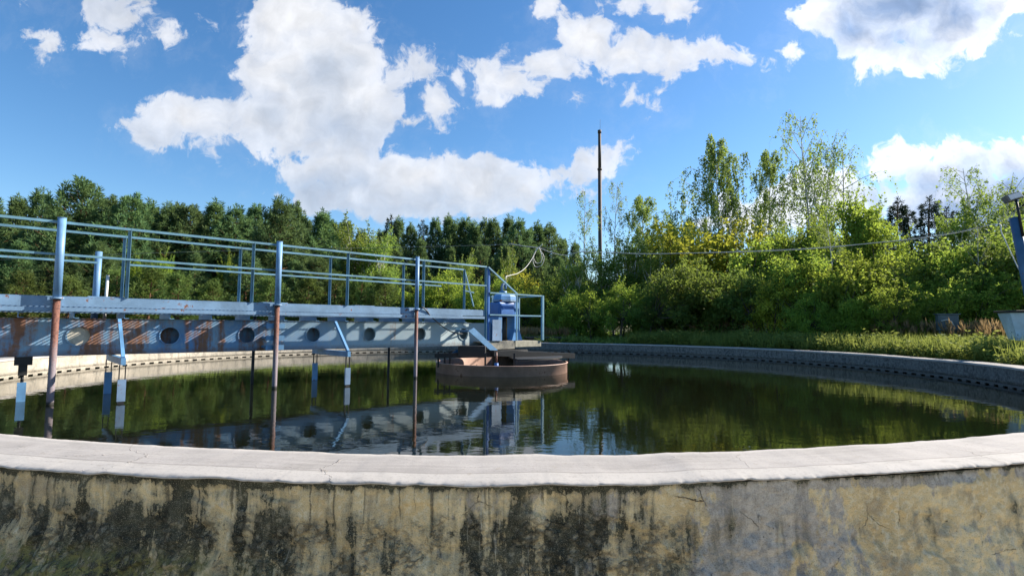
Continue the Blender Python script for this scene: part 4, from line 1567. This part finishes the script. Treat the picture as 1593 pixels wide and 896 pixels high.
def make_pine(seed, H, Rb, base_frac, mat, tuft=0.30, upsweep=0.35, density=1.0, conical=0.85, bark=PINE_BARK):
    rnd = random.Random(seed)
    rng = np.random.default_rng(seed)
    mb = MB()
    lean = [rnd.uniform(-0.02, 0.02) * H, rnd.uniform(-0.02, 0.02) * H]
    tp = lambda z: Vector((lean[0] * (z / H) ** 2 + 0.05 * math.sin(z * 0.9 + seed), lean[1] * (z / H) ** 2 + 0.05 * math.cos(z * 0.7 + seed), z))
    nseg = 14
    mb.tube([tp(H * i / nseg) for i in range(nseg + 1)], [0.017 * H * (1 - 0.95 * i / nseg) + 0.012 for i in range(nseg + 1)], 8, caps=False)
    lv = Leaves(seed)
    z = base_frac * H
    ds = []
    while z < H * 0.985:
        frac = (z - base_frac * H) / (H - base_frac * H)
        prof = (1 - frac) ** conical * (0.55 + 0.45 * min(1, frac * 5))
        nb = rnd.choice((4, 5, 5, 6)) if frac < 0.85 else 4
        ph0 = rnd.uniform(0, 2 * PI)
        for k in range(nb):
            if rnd.random() < 0.08:
                continue
            ph = ph0 + 2 * PI * k / nb + rnd.uniform(-0.3, 0.3)
            L = max(0.35, Rb * prof * rnd.choice((0.55, 0.75, 0.9, 1.0, 1.15, 1.3)) * rnd.uniform(0.85, 1.1))
            el = upsweep * (0.3 + 1.0 * frac) + rnd.uniform(-0.15, 0.15)
            d = Vector((math.cos(ph) * math.cos(el), math.sin(ph) * math.cos(el), math.sin(el)))
            a = tp(z)
            b = a + d * L + Vector((0, 0, 0.12 * L * (1 if upsweep > 0 else -0.5)))
            mb.tube([a, a.lerp(b, 0.5) + Vector((0, 0, -0.06 * L)), b], [0.02 + 0.012 * L, 0.012 + 0.008 * L, 0.008], 4, caps=False)
            # twigs
            nt = max(3, int(L * 4.4 * density))
            for j in range(nt):
                q = 0.28 + 0.72 * (j + rnd.random()) / nt
                c = a.lerp(b, q) + Vector((0, 0, -0.05 * L * math.sin(PI * q)))
                side = rnd.choice((-1, 1))
                lat = Vector((-math.sin(ph), math.cos(ph), 0)) * side
                tl = (0.22 + 0.30 * L * (1 - q)) * rnd.uniform(0.5, 1.25)
                e = c + lat * tl * 0.85 + d * tl * 0.5 + Vector((0, 0, rnd.uniform(-0.02, 0.22) * (1 if upsweep > 0 else -0.4)))
                m = max(1, int(tl / 0.20))
                for i in range(m):
                    ds.append((c.lerp(e, (i + 1) / m), (e - c).normalized() + Vector((0, 0, 0.35 if upsweep > 0 else -0.1))))
            ds.append((b, d + Vector((0, 0, 0.5))))
            if upsweep > 0 and frac > 0.3:
                for q in range(1 + int(rnd.random() * 3)):
                    ds.append((b + d * 0.05 + Vector((0, 0, 0.22 * (q + 1))), Vector((d.x * 0.2, d.y * 0.2, 1.6))))
        z += rnd.uniform(0.30, 0.46) * (1.0 if frac < 0.8 else 0.75)
    ds += [(tp(H * 0.97), Vector((0, 0, 1))), (tp(H), Vector((0, 0, 1.5))), (tp(H * 0.99), Vector((0.2, 0, 1)))]
    if upsweep > 0:
        ds += [(tp(H) + Vector((0, 0, 0.25 * q)), Vector((0, 0, 2.5))) for q in range(1, 2 + seed % 3)]
    per = int(13)
    P0 = np.array([tuple(p_) for p_, _ in ds])
    D0 = np.array([tuple(d_.normalized()) for _, d_ in ds])
    P0 = np.repeat(P0, per, axis=0) + rng.normal(0, 0.035, (len(ds) * per, 3))
    D0 = np.repeat(D0, per, axis=0)
    lv.leaves(P0, D0, tuft, tuft * 0.20, jit=0.62)
    return mb_mesh(mb, 'trunk', bark), lv.mesh('crown', mat)


def make_broadleaf(seed, H, Rx, z_low, mat, leaf=0.10, n_leaf=16000, clumps=70, stems=1, flat=1.0, bark=BUSH_BARK, top_bias=0.0, clump_r=(0.35, 0.75), loose=0.0):
    """shrub or round tree: limbs end in leaf clumps of uneven size spread through the crown"""
    rnd = random.Random(seed)
    rng = np.random.default_rng(seed)
    mb = MB()
    lv = Leaves(seed)
    cz = (H + z_low) / 2
    hz = (H - z_low) / 2
    bases = []
    for s in range(stems):
        a = rnd.uniform(0, 2 * PI)
        r = 0 if stems == 1 else rnd.uniform(0.1, 0.3) * Rx
        bases.append(Vector((r * math.cos(a), r * math.sin(a), 0)))
    forks = []
    for b in bases:
        f = Vector((b.x * 2.2 + rnd.uniform(-0.2, 0.2) * Rx, b.y * 2.2 + rnd.uniform(-0.2, 0.2) * Rx, z_low + hz * rnd.uniform(0.5, 0.9)))
        rad = 0.018 * H + 0.02
        limb(mb, b, f, rad, rad * 0.6, 0.06)
        forks.append((f, rad * 0.6))
    cl = []
    for k in range(clumps):
        for _ in range(20):
            v = Vector((rnd.gauss(0, 1), rnd.gauss(0, 1), rnd.gauss(0, 1))).normalized()
            rr = rnd.random() ** 0.42
            v = v * rr
            lob = 1 + 0.34 * noise.noise(Vector((v.x * 1.7 + seed, v.y * 1.7, v.z * 1.7))) + 0.18 * noise.noise(Vector((v.x * 4, v.y * 4 + seed, v.z * 4)))
            c = Vector((v.x * Rx * lob, v.y * Rx * lob * flat, cz + v.z * hz * lob))
            if c.z > 0.15:
                break
        cr = rnd.uniform(*clump_r) * (1.15 - 0.3 * rr)
        cl.append((c, cr))
        f, fr = min(forks, key=lambda q: (q[0] - c).length + rnd.uniform(0, 0.6))
        limb(mb, f, c, fr * 0.5, 0.008, 0.16, 5, 4, rnd)
    # shoots that stick out of the crown and make its outline ragged
    sp_, sd_ = [], []
    for k in range(int(clumps * 0.8)):
        c, r = rnd.choice(cl)
        o_ = Vector((c.x, c.y, (c.z - cz) * 0.8)).normalized()
        d_ = (o_ * 0.6 + Vector((rnd.gauss(0, 0.3), rnd.gauss(0, 0.3), 0.75))).normalized()
        L_ = rnd.uniform(0.5, 1.15) * (H / 5) ** 0.5
        st_ = c + o_ * r * 0.5
        tip = st_ + d_ * L_ + Vector((0, 0, -0.08 * L_))
        mb.tube([c, st_.lerp(tip, 0.5) + Vector((0, 0, 0.04)), tip], [0.010, 0.006, 0.003], 4, caps=False)
        for i in range(int(26 * L_)):
            q_ = rnd.uniform(0.2, 1.0)
            sp_.append(tuple(st_.lerp(tip, q_)))
            sd_.append((d_.x * 0.3 + rnd.gauss(0, 0.6), d_.y * 0.3 + rnd.gauss(0, 0.6), rnd.uniform(-0.4, 0.5)))
    lv.leaves(np.array(sp_) + rng.normal(0, 0.02, (len(sp_), 3)), np.array(sd_), leaf, leaf * 0.62, jit=0.3)
    tot = sum(r ** 2 for _, r in cl)
    for c, r in cl:
        n = int(n_leaf * r * r / tot)
        v = rng.normal(0, 1, (n, 3))
        v /= np.linalg.norm(v, axis=1, keepdims=True)
        rad = r * (rng.random(n) ** (0.5 if loose == 0 else 0.33))[:, None]
        sq = np.array([1.0, 1.0, 0.75])
        pts = np.array(tuple(c)) + v * rad * sq * (1 + loose * rng.normal(0, 0.5, (n, 1)))
        dirs = v * 0.7 + np.array([0, 0, -0.15])
        lv.leaves(pts, dirs, leaf, leaf * 0.68, jit=0.65, droop=0.1)
    return mb_mesh(mb, 'trunk', bark), lv.mesh('crown', mat)


def make_birch(seed, H, Rx, z_low, mat, leaf=0.075, branches=38, twigs=9, per_twig=26, weep=1.0, stems=1, spread=0.15):
    rnd = random.Random(seed)
    rng = np.random.default_rng(seed)
    mb = MB()
    lv = Leaves(seed)
    P_, D_ = [], []
    for s in range(stems):
        a0 = rnd.uniform(0, 2 * PI)
        Hs = H * (1 if s == 0 else rnd.uniform(0.72, 0.95))
        lean = Vector((math.cos(a0), math.sin(a0), 0)) * (spread * Hs if stems > 1 else 0.04 * Hs)
        b0 = Vector((math.cos(a0), math.sin(a0), 0)) * (0.2 if stems > 1 else 0)
        tp = lambda z: b0 + lean * (z / Hs) ** 1.4 + Vector((0.07 * math.sin(z * 0.8 + seed + s), 0.07 * math.cos(z * 0.6 + s), z))
        mb.tube([tp(Hs * i / 16) for i in range(17)], [0.0085 * Hs * (1 - 0.93 * i / 16) + 0.006 for i in range(17)], 7, caps=False)
        nb = branches if s == 0 else int(branches * 0.7)
        for k in range(nb):
            fr = ((k + rnd.random()) / nb)
            z = z_low + (Hs - z_low) * fr * 0.98
            ph = k * 2.4 + rnd.uniform(-0.5, 0.5)
            L = Rx * rnd.uniform(0.45, 1.15) * (0.35 + 0.9 * math.sin(PI * min(1, 0.18 + 0.78 * fr)) ** 1.2)
            el = R_(rnd.uniform(25, 60))
            d = Vector((math.cos(ph) * math.cos(el), math.sin(ph) * math.cos(el), math.sin(el)))
            a = tp(z)
            b = a + d * L
            if b.z > H * 1.02:
                b.z = H * 1.02
            tipd = b + Vector((d.x, d.y, -0.3)) * 0.22 * L
            mb.tube([a, a.lerp(b, 0.55) + Vector((0, 0, 0.05 * L)), b, tipd], [0.008 + 0.008 * L, 0.006 + 0.005 * L, 0.006, 0.003], 4, caps=False)
            for j in range(twigs):
                q = rnd.uniform(0.3, 1.12)
                c = a.lerp(b, min(1, q)) if q <= 1 else b.lerp(tipd, (q - 1) * 8)
                tl = rnd.uniform(0.35, 1.0) * weep * (0.6 + 0.25 * L)
                hd = Vector((rnd.uniform(-1, 1), rnd.uniform(-1, 1), 0)) * 0.35 + Vector((d.x, d.y, 0)) * 0.3
                e = c + hd * tl * 0.8 + Vector((0, 0, -tl))
                m_ = c.lerp(e, 0.45) + Vector((0, 0, 0.18 * tl)) + hd * tl * 0.15
                mb.tube([c, m_, e], [0.004, 0.003, 0.002], 3, caps=False)
                m = max(4, int(per_twig * tl * rnd.uniform(0.5, 1.3)))
                for i in range(m):
                    u = rnd.random()
                    pt = c * (1 - u) ** 2 + m_ * 2 * u * (1 - u) + e * u * u
                    P_.append(tuple(pt))
                    D_.append((hd.x, hd.y, -0.5))
    P_ = np.array(P_) + rng.normal(0, 0.035, (len(P_), 3))
    D_ = np.array(D_)
    lv.leaves(P_, D_, leaf, leaf * 0.7, jit=0.7)
    return mb_mesh(mb, 'trunk', BIRCH_BARK), lv.mesh('crown', mat)


VAR = {}
VAR['pine'] = [make_pine(11, 12, 4.2, 0.08, PINE_M, conical=0.85, tuft=0.33, upsweep=0.42), make_pine(12, 12, 3.6, 0.12, PINE_M, conical=0.95, tuft=0.33), make_pine(13, 12, 4.4, 0.10, PINE_M, conical=0.75, tuft=0.33, upsweep=0.5), make_pine(14, 12, 3.4, 0.06, PINE_M, conical=1.0, tuft=0.33)]
VAR['ypine'] = [make_pine(21, 6, 2.1, 0.04, YPINE_M, tuft=0.26, conical=0.65), make_pine(22, 6, 1.9, 0.04, YPINE_M, tuft=0.26, conical=0.7)]
VAR['spruce'] = [make_pine(31, 12, 2.5, 0.05, SPRUCE_M, tuft=0.28, upsweep=-0.22, conical=1.0), make_pine(32, 12, 2.2, 0.05, SPRUCE_M, tuft=0.28, upsweep=-0.16, conical=0.95)]
VAR['birch'] = [make_birch(41, 10, 2.3, 2.4, BIRCH_M, 0.125, 46, 13, 32, weep=1.35), make_birch(42, 10, 2.0, 3.0, BIRCH_M, 0.125, 38, 12, 29, weep=1.3), make_birch(43, 10, 2.4, 3.6, BIRCH_M, 0.12, 34, 11, 26, stems=2)]
VAR['wispy'] = [make_birch(51, 10, 1.9, 4.8, BIRCH_M, 0.12, 22, 6, 16, weep=1.35, stems=3, spread=0.13), make_birch(52, 10, 1.7, 4.8, BIRCH_M, 0.12, 18, 6, 16, weep=1.35, stems=2, spread=0.1), make_birch(53, 10, 1.5, 3.6, BIRCH_M, 0.11, 22, 7, 18)]
VAR['bush'] = [make_broadleaf(61, 5, 2.3, 0.25, BUSH_M, 0.145, 13000, 95, 4), make_broadleaf(62, 5, 2.0, 0.25, BUSH_M, 0.145, 12000, 85, 3), make_broadleaf(63, 5, 2.5, 0.2, BUSH_M, 0.13, 13000, 90, 5, loose=0.35)]
VAR['dark'] = [make_broadleaf(71, 5, 3.0, 0.15, DARKBUSH_M, 0.15, 17000, 120, 5), make_broadleaf(72, 5, 2.5, 0.15, DARKBUSH_M, 0.15, 15000, 100, 4)]
VAR['yellow'] = [make_broadleaf(81, 5, 2.2, 0.3, YELLOW_M, 0.15, 11000, 80, 3, loose=0.25), make_broadleaf(82, 5, 1.8, 0.3, YELLOW_M, 0.15, 10000, 70, 3, loose=0.2)]
VAR['tree'] = [make_broadleaf(91, 8, 2.1, 1.6, BUSH_M, 0.17, 13000, 95, 1, bark=BUSH_BARK, loose=0.2), make_broadleaf(92, 8, 1.8, 1.4, BIRCH_M, 0.15, 12000, 85, 1, loose=0.35, bark=BIRCH_BARK)]
BASE_H = {'pine': 12.6, 'ypine': 6.4, 'spruce': 12, 'birch': 10, 'wispy': 10, 'bush': 5, 'dark': 5, 'yellow': 5, 'tree': 8}
trnd = random.Random(99)
COUNT = {}


def plant(kind, px, top_y, depth, name, label, cat, group=None, wide=1.0, var=None):
    """set one tree where the photo shows it: column px, top row top_y, so many metres ahead"""
    g = at(px, 505, depth)
    gz = ground_z(g.x, g.y) - 0.05
    tz = at(px, top_y, depth).z
    h = tz - gz
    i = COUNT.get(kind, 0)
    COUNT[kind] = i + 1
    tm, cm = VAR[kind][(i if var is None else var) % len(VAR[kind])]
    s = h / BASE_H[kind]
    e = empty(name, (g.x, g.y, gz), trnd.uniform(0, 2 * PI), label, cat, group)
    ws = s * wide
    e.scale = (ws, ws, s)
    link_mesh('trunk', tm, e)
    link_mesh('crown', cm, e)
    return e


G1 = 'pines of the wood behind the bridge'
L1 = 'dark green pine in the dense wood behind the bridge railing'
front_jitter = random.Random(5)
front = [(-150, 296, 40), (-95, 305, 43), (-40, 292, 41), (8, 300, 44), (50, 294, 46), (160, 299, 46), (200, 314, 43), (222, 317, 49), (252, 312, 45), (268, 314, 50), (290, 317, 46),
         (322, 322, 48), (360, 324, 47), (392, 324, 50), (455, 318, 49), (492, 330, 50), (-200, 310, 45)]
for px, ty, d in front:
    plant('pine', px, ty + front_jitter.uniform(-9, 7), d, 'pine_tree', L1, 'pine', G1, wide=trnd.uniform(0.95, 1.4))
plant('pine', 112, 280, 42, 'pine_tree', 'tallest dark pine left of the first bridge post top', 'pine', wide=1.25, var=2)
plant('pine', 430, 309, 44, 'pine_tree', 'tall pine behind the middle blue bridge post', 'pine', wide=1.2, var=0)
for px, ty, d in [(-120, 330, 54), (-20, 325, 55), (70, 320, 56), (135, 320, 57), (185, 330, 55), (240, 330, 58), (305, 332, 58), (340, 338, 57), (375, 335, 60), (420, 330, 58), (470, 338, 60), (510, 345, 62)]:
    plant('pine', px, ty, d, 'pine_tree', L1, 'pine', G1, wide=1.15)
for px, ty, d in [(20, 375, 34), (80, 385, 33), (-50, 380, 33), (150, 378, 35), (300, 395, 36), (380, 392, 37), (455, 405, 37), (490, 400, 38), (-120, 390, 34)]:
    plant('pine', px, ty, d, 'pine_tree', 'lower pine with spreading boughs at the front of the wood', 'pine', 'low pines at the edge of the wood', wide=1.5)
G2 = 'young pines at the foot of the wood'
for px, ty, d in [(30, 425, 29), (105, 432, 28), (180, 420, 30), (230, 412, 30), (275, 425, 29), (330, 438, 30), (420, 432, 31), (480, 430, 31), (520, 425, 32), (-40, 430, 29), (560, 430, 32), (600, 432, 32)]:
    plant('ypine', px, ty, d, 'young_pine', 'bushy young pine low behind the bridge deck', 'young pine', G2, wide=1.35)
G3 = 'dark conifers of the middle wood'
L3 = 'dark conifer in the tall wood behind the tank centre'
for i, (px, ty, d) in enumerate([(532, 343, 70), (620, 341, 72), (637, 350, 70), (676, 340, 74), (692, 337, 71), (708, 345, 75), (724, 340, 72), (738, 348, 70), (752, 343, 74), (767, 341, 71), (788, 339, 73),
                                 (806, 343, 70), (822, 356, 75), (838, 347, 71), (853, 350, 73), (874, 372, 76), (893, 378, 74), (560, 360, 72), (590, 358, 75)]):
    plant('pine', px, ty, d, 'conifer', L3, 'conifer', G3, wide=trnd.uniform(0.9, 1.35), var=(1, 3, 0)[i % 3])
for px, ty, d in [(604, 338, 69), (658, 344, 69)]:
    plant('spruce', px, ty, d, 'spruce_tree', 'pointed blackish spruce topping the wood behind the bridge', 'spruce', 'black spruces in the middle wood')
for px, ty, d in [(650, 372, 56), (612, 375, 55), (700, 385, 57), (745, 380, 58), (790, 382, 58), (835, 390, 57), (585, 385, 54), (870, 400, 58)]:
    plant('pine', px, ty, d, 'pine_tree', 'greyish pine lower in front of the middle wood', 'pine', 'grey pines before the middle wood', wide=1.15)
# light green trees among them
plant('tree', 555, 352, 52, 'birch_tree', 'pale green birch among the dark pines right of the middle post', 'birch', var=1, wide=1.1)
plant('tree', 585, 366, 50, 'birch_tree', 'lighter green birch between the middle and last bridge posts', 'birch', var=1)
plant('tree', 720, 400, 42, 'birch_tree', 'yellow-green birch behind the end of the bridge railing', 'birch', var=1, wide=0.9)
plant('tree', 790, 390, 40, 'sapling', 'slim pale green sapling behind the drive cabinet', 'sapling', var=1, wide=0.5)
for px, ty, d, lab in [(245, 398, 36, 'pale green sapling between the first two railing posts'), (212, 405, 37, 'small pale sapling left of the second railing post'), (352, 402, 38, 'light sapling left of the third railing post')]:
    plant('tree', px, ty, d, 'sapling', lab, 'sapling', var=0, wide=0.6)
for i, (px, ty, d, k) in enumerate([(690, 420, 33, 'bush'), (740, 440, 31, 'bush'), (775, 430, 33, 'bush'), (812, 425, 34, 'yellow'), (838, 445, 31, 'bush'), (868, 430, 32, 'dark'), (655, 440, 33, 'bush'), (800, 452, 30, 'bush')]):
    plant(k, px, ty, d, 'leafy_shrub', 'leafy green shrub on the far side behind the feed well', 'shrub', 'shrubs beyond the feed well', wide=0.95)

# birches in front of the chimney
plant('wispy', 912, 298, 33, 'birch_tree', 'white-trunked birch left of the chimney', 'birch', var=2, wide=0.85)
plant('wispy', 955, 284, 35, 'birch_tree', 'thin birch just right of the chimney shaft', 'birch', var=2, wide=0.7)
plant('birch', 994, 308, 36, 'birch_tree', 'drooping birch second to the right of the chimney', 'birch', var=1, wide=1.0)
for px, ty, d, lab in [(895, 400, 30, 'light green birch bush at the left foot of the chimney birches'), (940, 385, 31, 'light green birch bush below the chimney'), (985, 372, 31, 'light green birch bush right of the chimney'), (1020, 390, 29, 'light green birch bush left of the big dark bush')]:
    plant('tree', px, ty, d, 'birch_bush', lab, 'birch bush', var=1, wide=1.0)
for px, ty, d in [(885, 452, 26.6), (925, 446, 26.4), (962, 440, 26.0)]:
    plant('bush', px, ty, d, 'leafy_shrub', 'shrub under the chimney birches', 'shrub', 'shrubs under the chimney birches', wide=0.9)
# the big dark bush and its yellow top
plant('dark', 1070, 405, 25.3, 'dark_bush', 'big dark green bush shading the far rim', 'bush', var=0, wide=1.05)
plant('dark', 1150, 420, 24.2, 'dark_bush', 'broad dark bush right of the big one', 'bush', var=1, wide=1.0)
plant('dark', 1005, 450, 25.6, 'dark_bush', 'smaller dark bush at the left of the big one', 'bush', var=1, wide=0.85)
plant('yellow', 1088, 352, 30, 'yellowing_tree', 'yellow-green tree topping the big dark bush', 'tree', var=0, wide=1.15)
plant('yellow', 1140, 358, 30, 'yellowing_tree', 'yellow-green tree under the tall birch', 'tree', var=1, wide=0.9)
plant('yellow', 1040, 372, 32, 'yellowing_tree', 'yellowing tree on the left shoulder of the big dark bush', 'tree', var=1, wide=0.8)
# tall birches on the right
plant('birch', 1122, 214, 33, 'birch_tree', 'tall full birch standing alone above the yellow tree', 'birch', var=0, wide=0.72)
plant('birch', 1196, 238, 35, 'birch_tree', 'tall birch left of the wispiest birches', 'birch', var=1, wide=0.68)
plant('wispy', 1265, 194, 34, 'birch_tree', 'tallest wispy birch with several bare stems', 'birch', var=0, wide=0.8)
plant('wispy', 1305, 225, 33, 'birch_tree', 'wispy leaning birch right of the tallest', 'birch', var=1, wide=1.0)
plant('tree', 1335, 305, 25, 'maple_tree', 'bright green leafy tree under the wispy birches', 'tree', var=0, wide=0.78)
plant('tree', 1362, 338, 25, 'maple_tree', 'second bright green tree left of the spruces', 'tree', var=0, wide=0.7)
plant('wispy', 1540, 266, 24, 'birch_tree', 'thin airy birch left of the floodlight', 'birch', var=0, wide=0.95)
plant('tree', 1510, 310, 24, 'birch_tree', 'pale green birch left of the lamp post', 'birch', var=1, wide=0.85)
plant('birch', 1590, 300, 25, 'birch_tree', 'light birch behind the lamp post', 'birch', var=0, wide=0.9)
G4 = 'spruces on the right skyline'
for px, ty, d in [(1400, 312, 60), (1425, 322, 62), (1450, 308, 60), (1475, 325, 63), (1380, 335, 62)]:
    plant('spruce', px, ty, d, 'spruce_tree', 'dark spruce under the grey cloud on the right skyline', 'spruce', G4, wide=1.2)
for px, ty, d, lab in [(1046, 346, 62, 'dark pine left of the yellowing tree top'), (1072, 342, 64, 'dark pine tip behind the yellowing tree top'), (1010, 368, 62, 'dark pine tip right of the drooping birch')]:
    plant('pine', px, ty, d, 'pine_tree', lab, 'pine', wide=0.8)
# thicket along the right bank
G5 = 'bushes of the right thicket'
for i, (px, ty, d, k) in enumerate([(1195, 375, 27, 'bush'), (1225, 360, 28, 'tree'), (1255, 345, 29, 'tree'), (1290, 350, 28, 'tree'), (1240, 410, 22.5, 'bush'), (1280, 395, 22, 'bush'), (1320, 390, 21, 'bush'),
                                    (1365, 392, 21, 'bush'), (1410, 402, 21, 'bush'), (1455, 398, 20.5, 'bush'), (1500, 365, 20.5, 'bush'), (1545, 360, 20, 'dark'), (1590, 355, 20, 'bush'), (1640, 350, 20, 'bush'), (1700, 345, 20, 'bush'),
                                    (1770, 340, 21, 'bush'), (1850, 340, 21, 'tree'), (1212, 440, 22.4, 'yellow'), (1260, 455, 20.5, 'bush'), (1340, 450, 19.5, 'bush'), (1395, 445, 19, 'bush'), (1440, 440, 19, 'bush'), (1490, 435, 18.8, 'bush'), (1530, 430, 18.5, 'bush'),
                                    (1580, 425, 18.2, 'bush'), (1640, 420, 18, 'bush'), (1425, 390, 26, 'tree'), (1480, 385, 26, 'bush')]):
    plant(k, px, ty, d, 'thicket_bush', 'leafy bush in the dense thicket beyond the right rim', 'bush', G5, wide=1.0)


for px, ty, d, lab in [(1298, 330, 22.5, 'slender pale-stemmed young birch inside the right thicket'), (1522, 352, 19.5, 'thin young birch stem right of the control cabinet')]:
    plant('wispy', px, ty, d, 'birch_tree', lab, 'birch', var=2, wide=0.9)


# weeds on the bank and dry seed heads: too many to count
def weeds(name, seed, n, r0, r1, a0, a1, h, mat, leaf, label, cat, per=9, upright=False):
    rng = np.random.default_rng(seed)
    lv = Leaves(seed)
    th_ = rng.uniform(a0, a1, n)
    rr = rng.uniform(r0, r1, n)
    x = CX + rr * np.sin(th_)
    y = CY + rr * np.cos(th_)
    z = np.array([ground_z(a, b) for a, b in zip(x, y)])
    cl = np.array([0.5 + 0.5 * noise.noise(Vector((a * 0.9, b * 0.9, 3.0))) + 0.3 * noise.noise(Vector((a * 2.5, b * 2.5, 3.0))) for a, b in zip(x, y)])
    hh = h * np.clip(0.15 + 1.35 * cl ** 1.4, 0.12, 1.7) * rng.uniform(0.65, 1.2, n)
    if upright:
        hh = h * rng.uniform(0.75, 1.1, n)
    P0 = np.stack([x, y, z - 0.02], 1)
    lean = rng.normal(0, 0.16 if upright else 0.25, (n, 3))
    lean[:, 2] = 1
    if upright:
        # a stalk and a tapering seed head
        lv.leaves(P0, lean, h * 0.9, 0.012, jit=0.02)
        q = P0 + lean * (hh * 0.72)[:, None]
        for k in range(5):
            lv.leaves(q + rng.normal(0, 0.015, (n, 3)), lean, 0.26, 0.035, jit=0.16)
    else:
        for k in range(per):
            u = rng.uniform(0.25, 1.0, n) ** 0.7
            pts = P0 + lean * (hh * u)[:, None]
            ph = rng.uniform(0, 2 * PI, n)
            d = np.stack([np.cos(ph), np.sin(ph), rng.uniform(-0.1, 0.7, n)], 1)
            lv.leaves(pts, d, leaf, leaf * 0.34, jit=0.25, droop=0.1)
    if not upright:
        # grass blades among the herbs
        m_ = n // 2
        for k in range(4):
            ph = rng.uniform(0, 2 * PI, m_)
            d = np.stack([np.cos(ph) * 0.35, np.sin(ph) * 0.35, np.ones(m_)], 1)
            lv.leaves(P0[:m_] + rng.normal(0, 0.06, (m_, 3)) * np.array([1, 1, 0]), d, h * 1.05, 0.022, jit=0.12)
    o = link_mesh(name, lv.mesh(name, mat))
    return tag(o, label, cat, kind='stuff')


# angle from tank centre measured from +y towards +x
weeds('weeds', 201, 9000, RO + 0.25, RO + 4.0, R_(28), R_(112), 0.62, WEED_M, 0.13, 'low light green weeds along the right bank', 'weeds', per=10)
weeds('weeds', 202, 5000, RO + 0.3, RO + 5.5, R_(-70), R_(30), 0.40, WEED_M, 0.14, 'low weeds beyond the far rim', 'weeds', per=8)
weeds('dry_grass', 203, 1500, RO + 3.0, RO + 5.4, R_(35), R_(105), 1.15, DRY_M, 0.1, 'tan dry grass heads at the foot of the right thicket', 'grass', upright=True)
weeds('dry_grass', 204, 700, RO + 1.0, RO + 3.5, R_(-12), R_(14), 0.75, DRY_M, 0.1, 'tan dry grass heads beyond the feed well', 'grass', upright=True)
weeds('undergrowth', 205, 6000, RO + 4, RO + 16, R_(-85), R_(100), 0.55, DARKBUSH_M, 0.2, 'dark undergrowth below the trees', 'undergrowth', per=8)
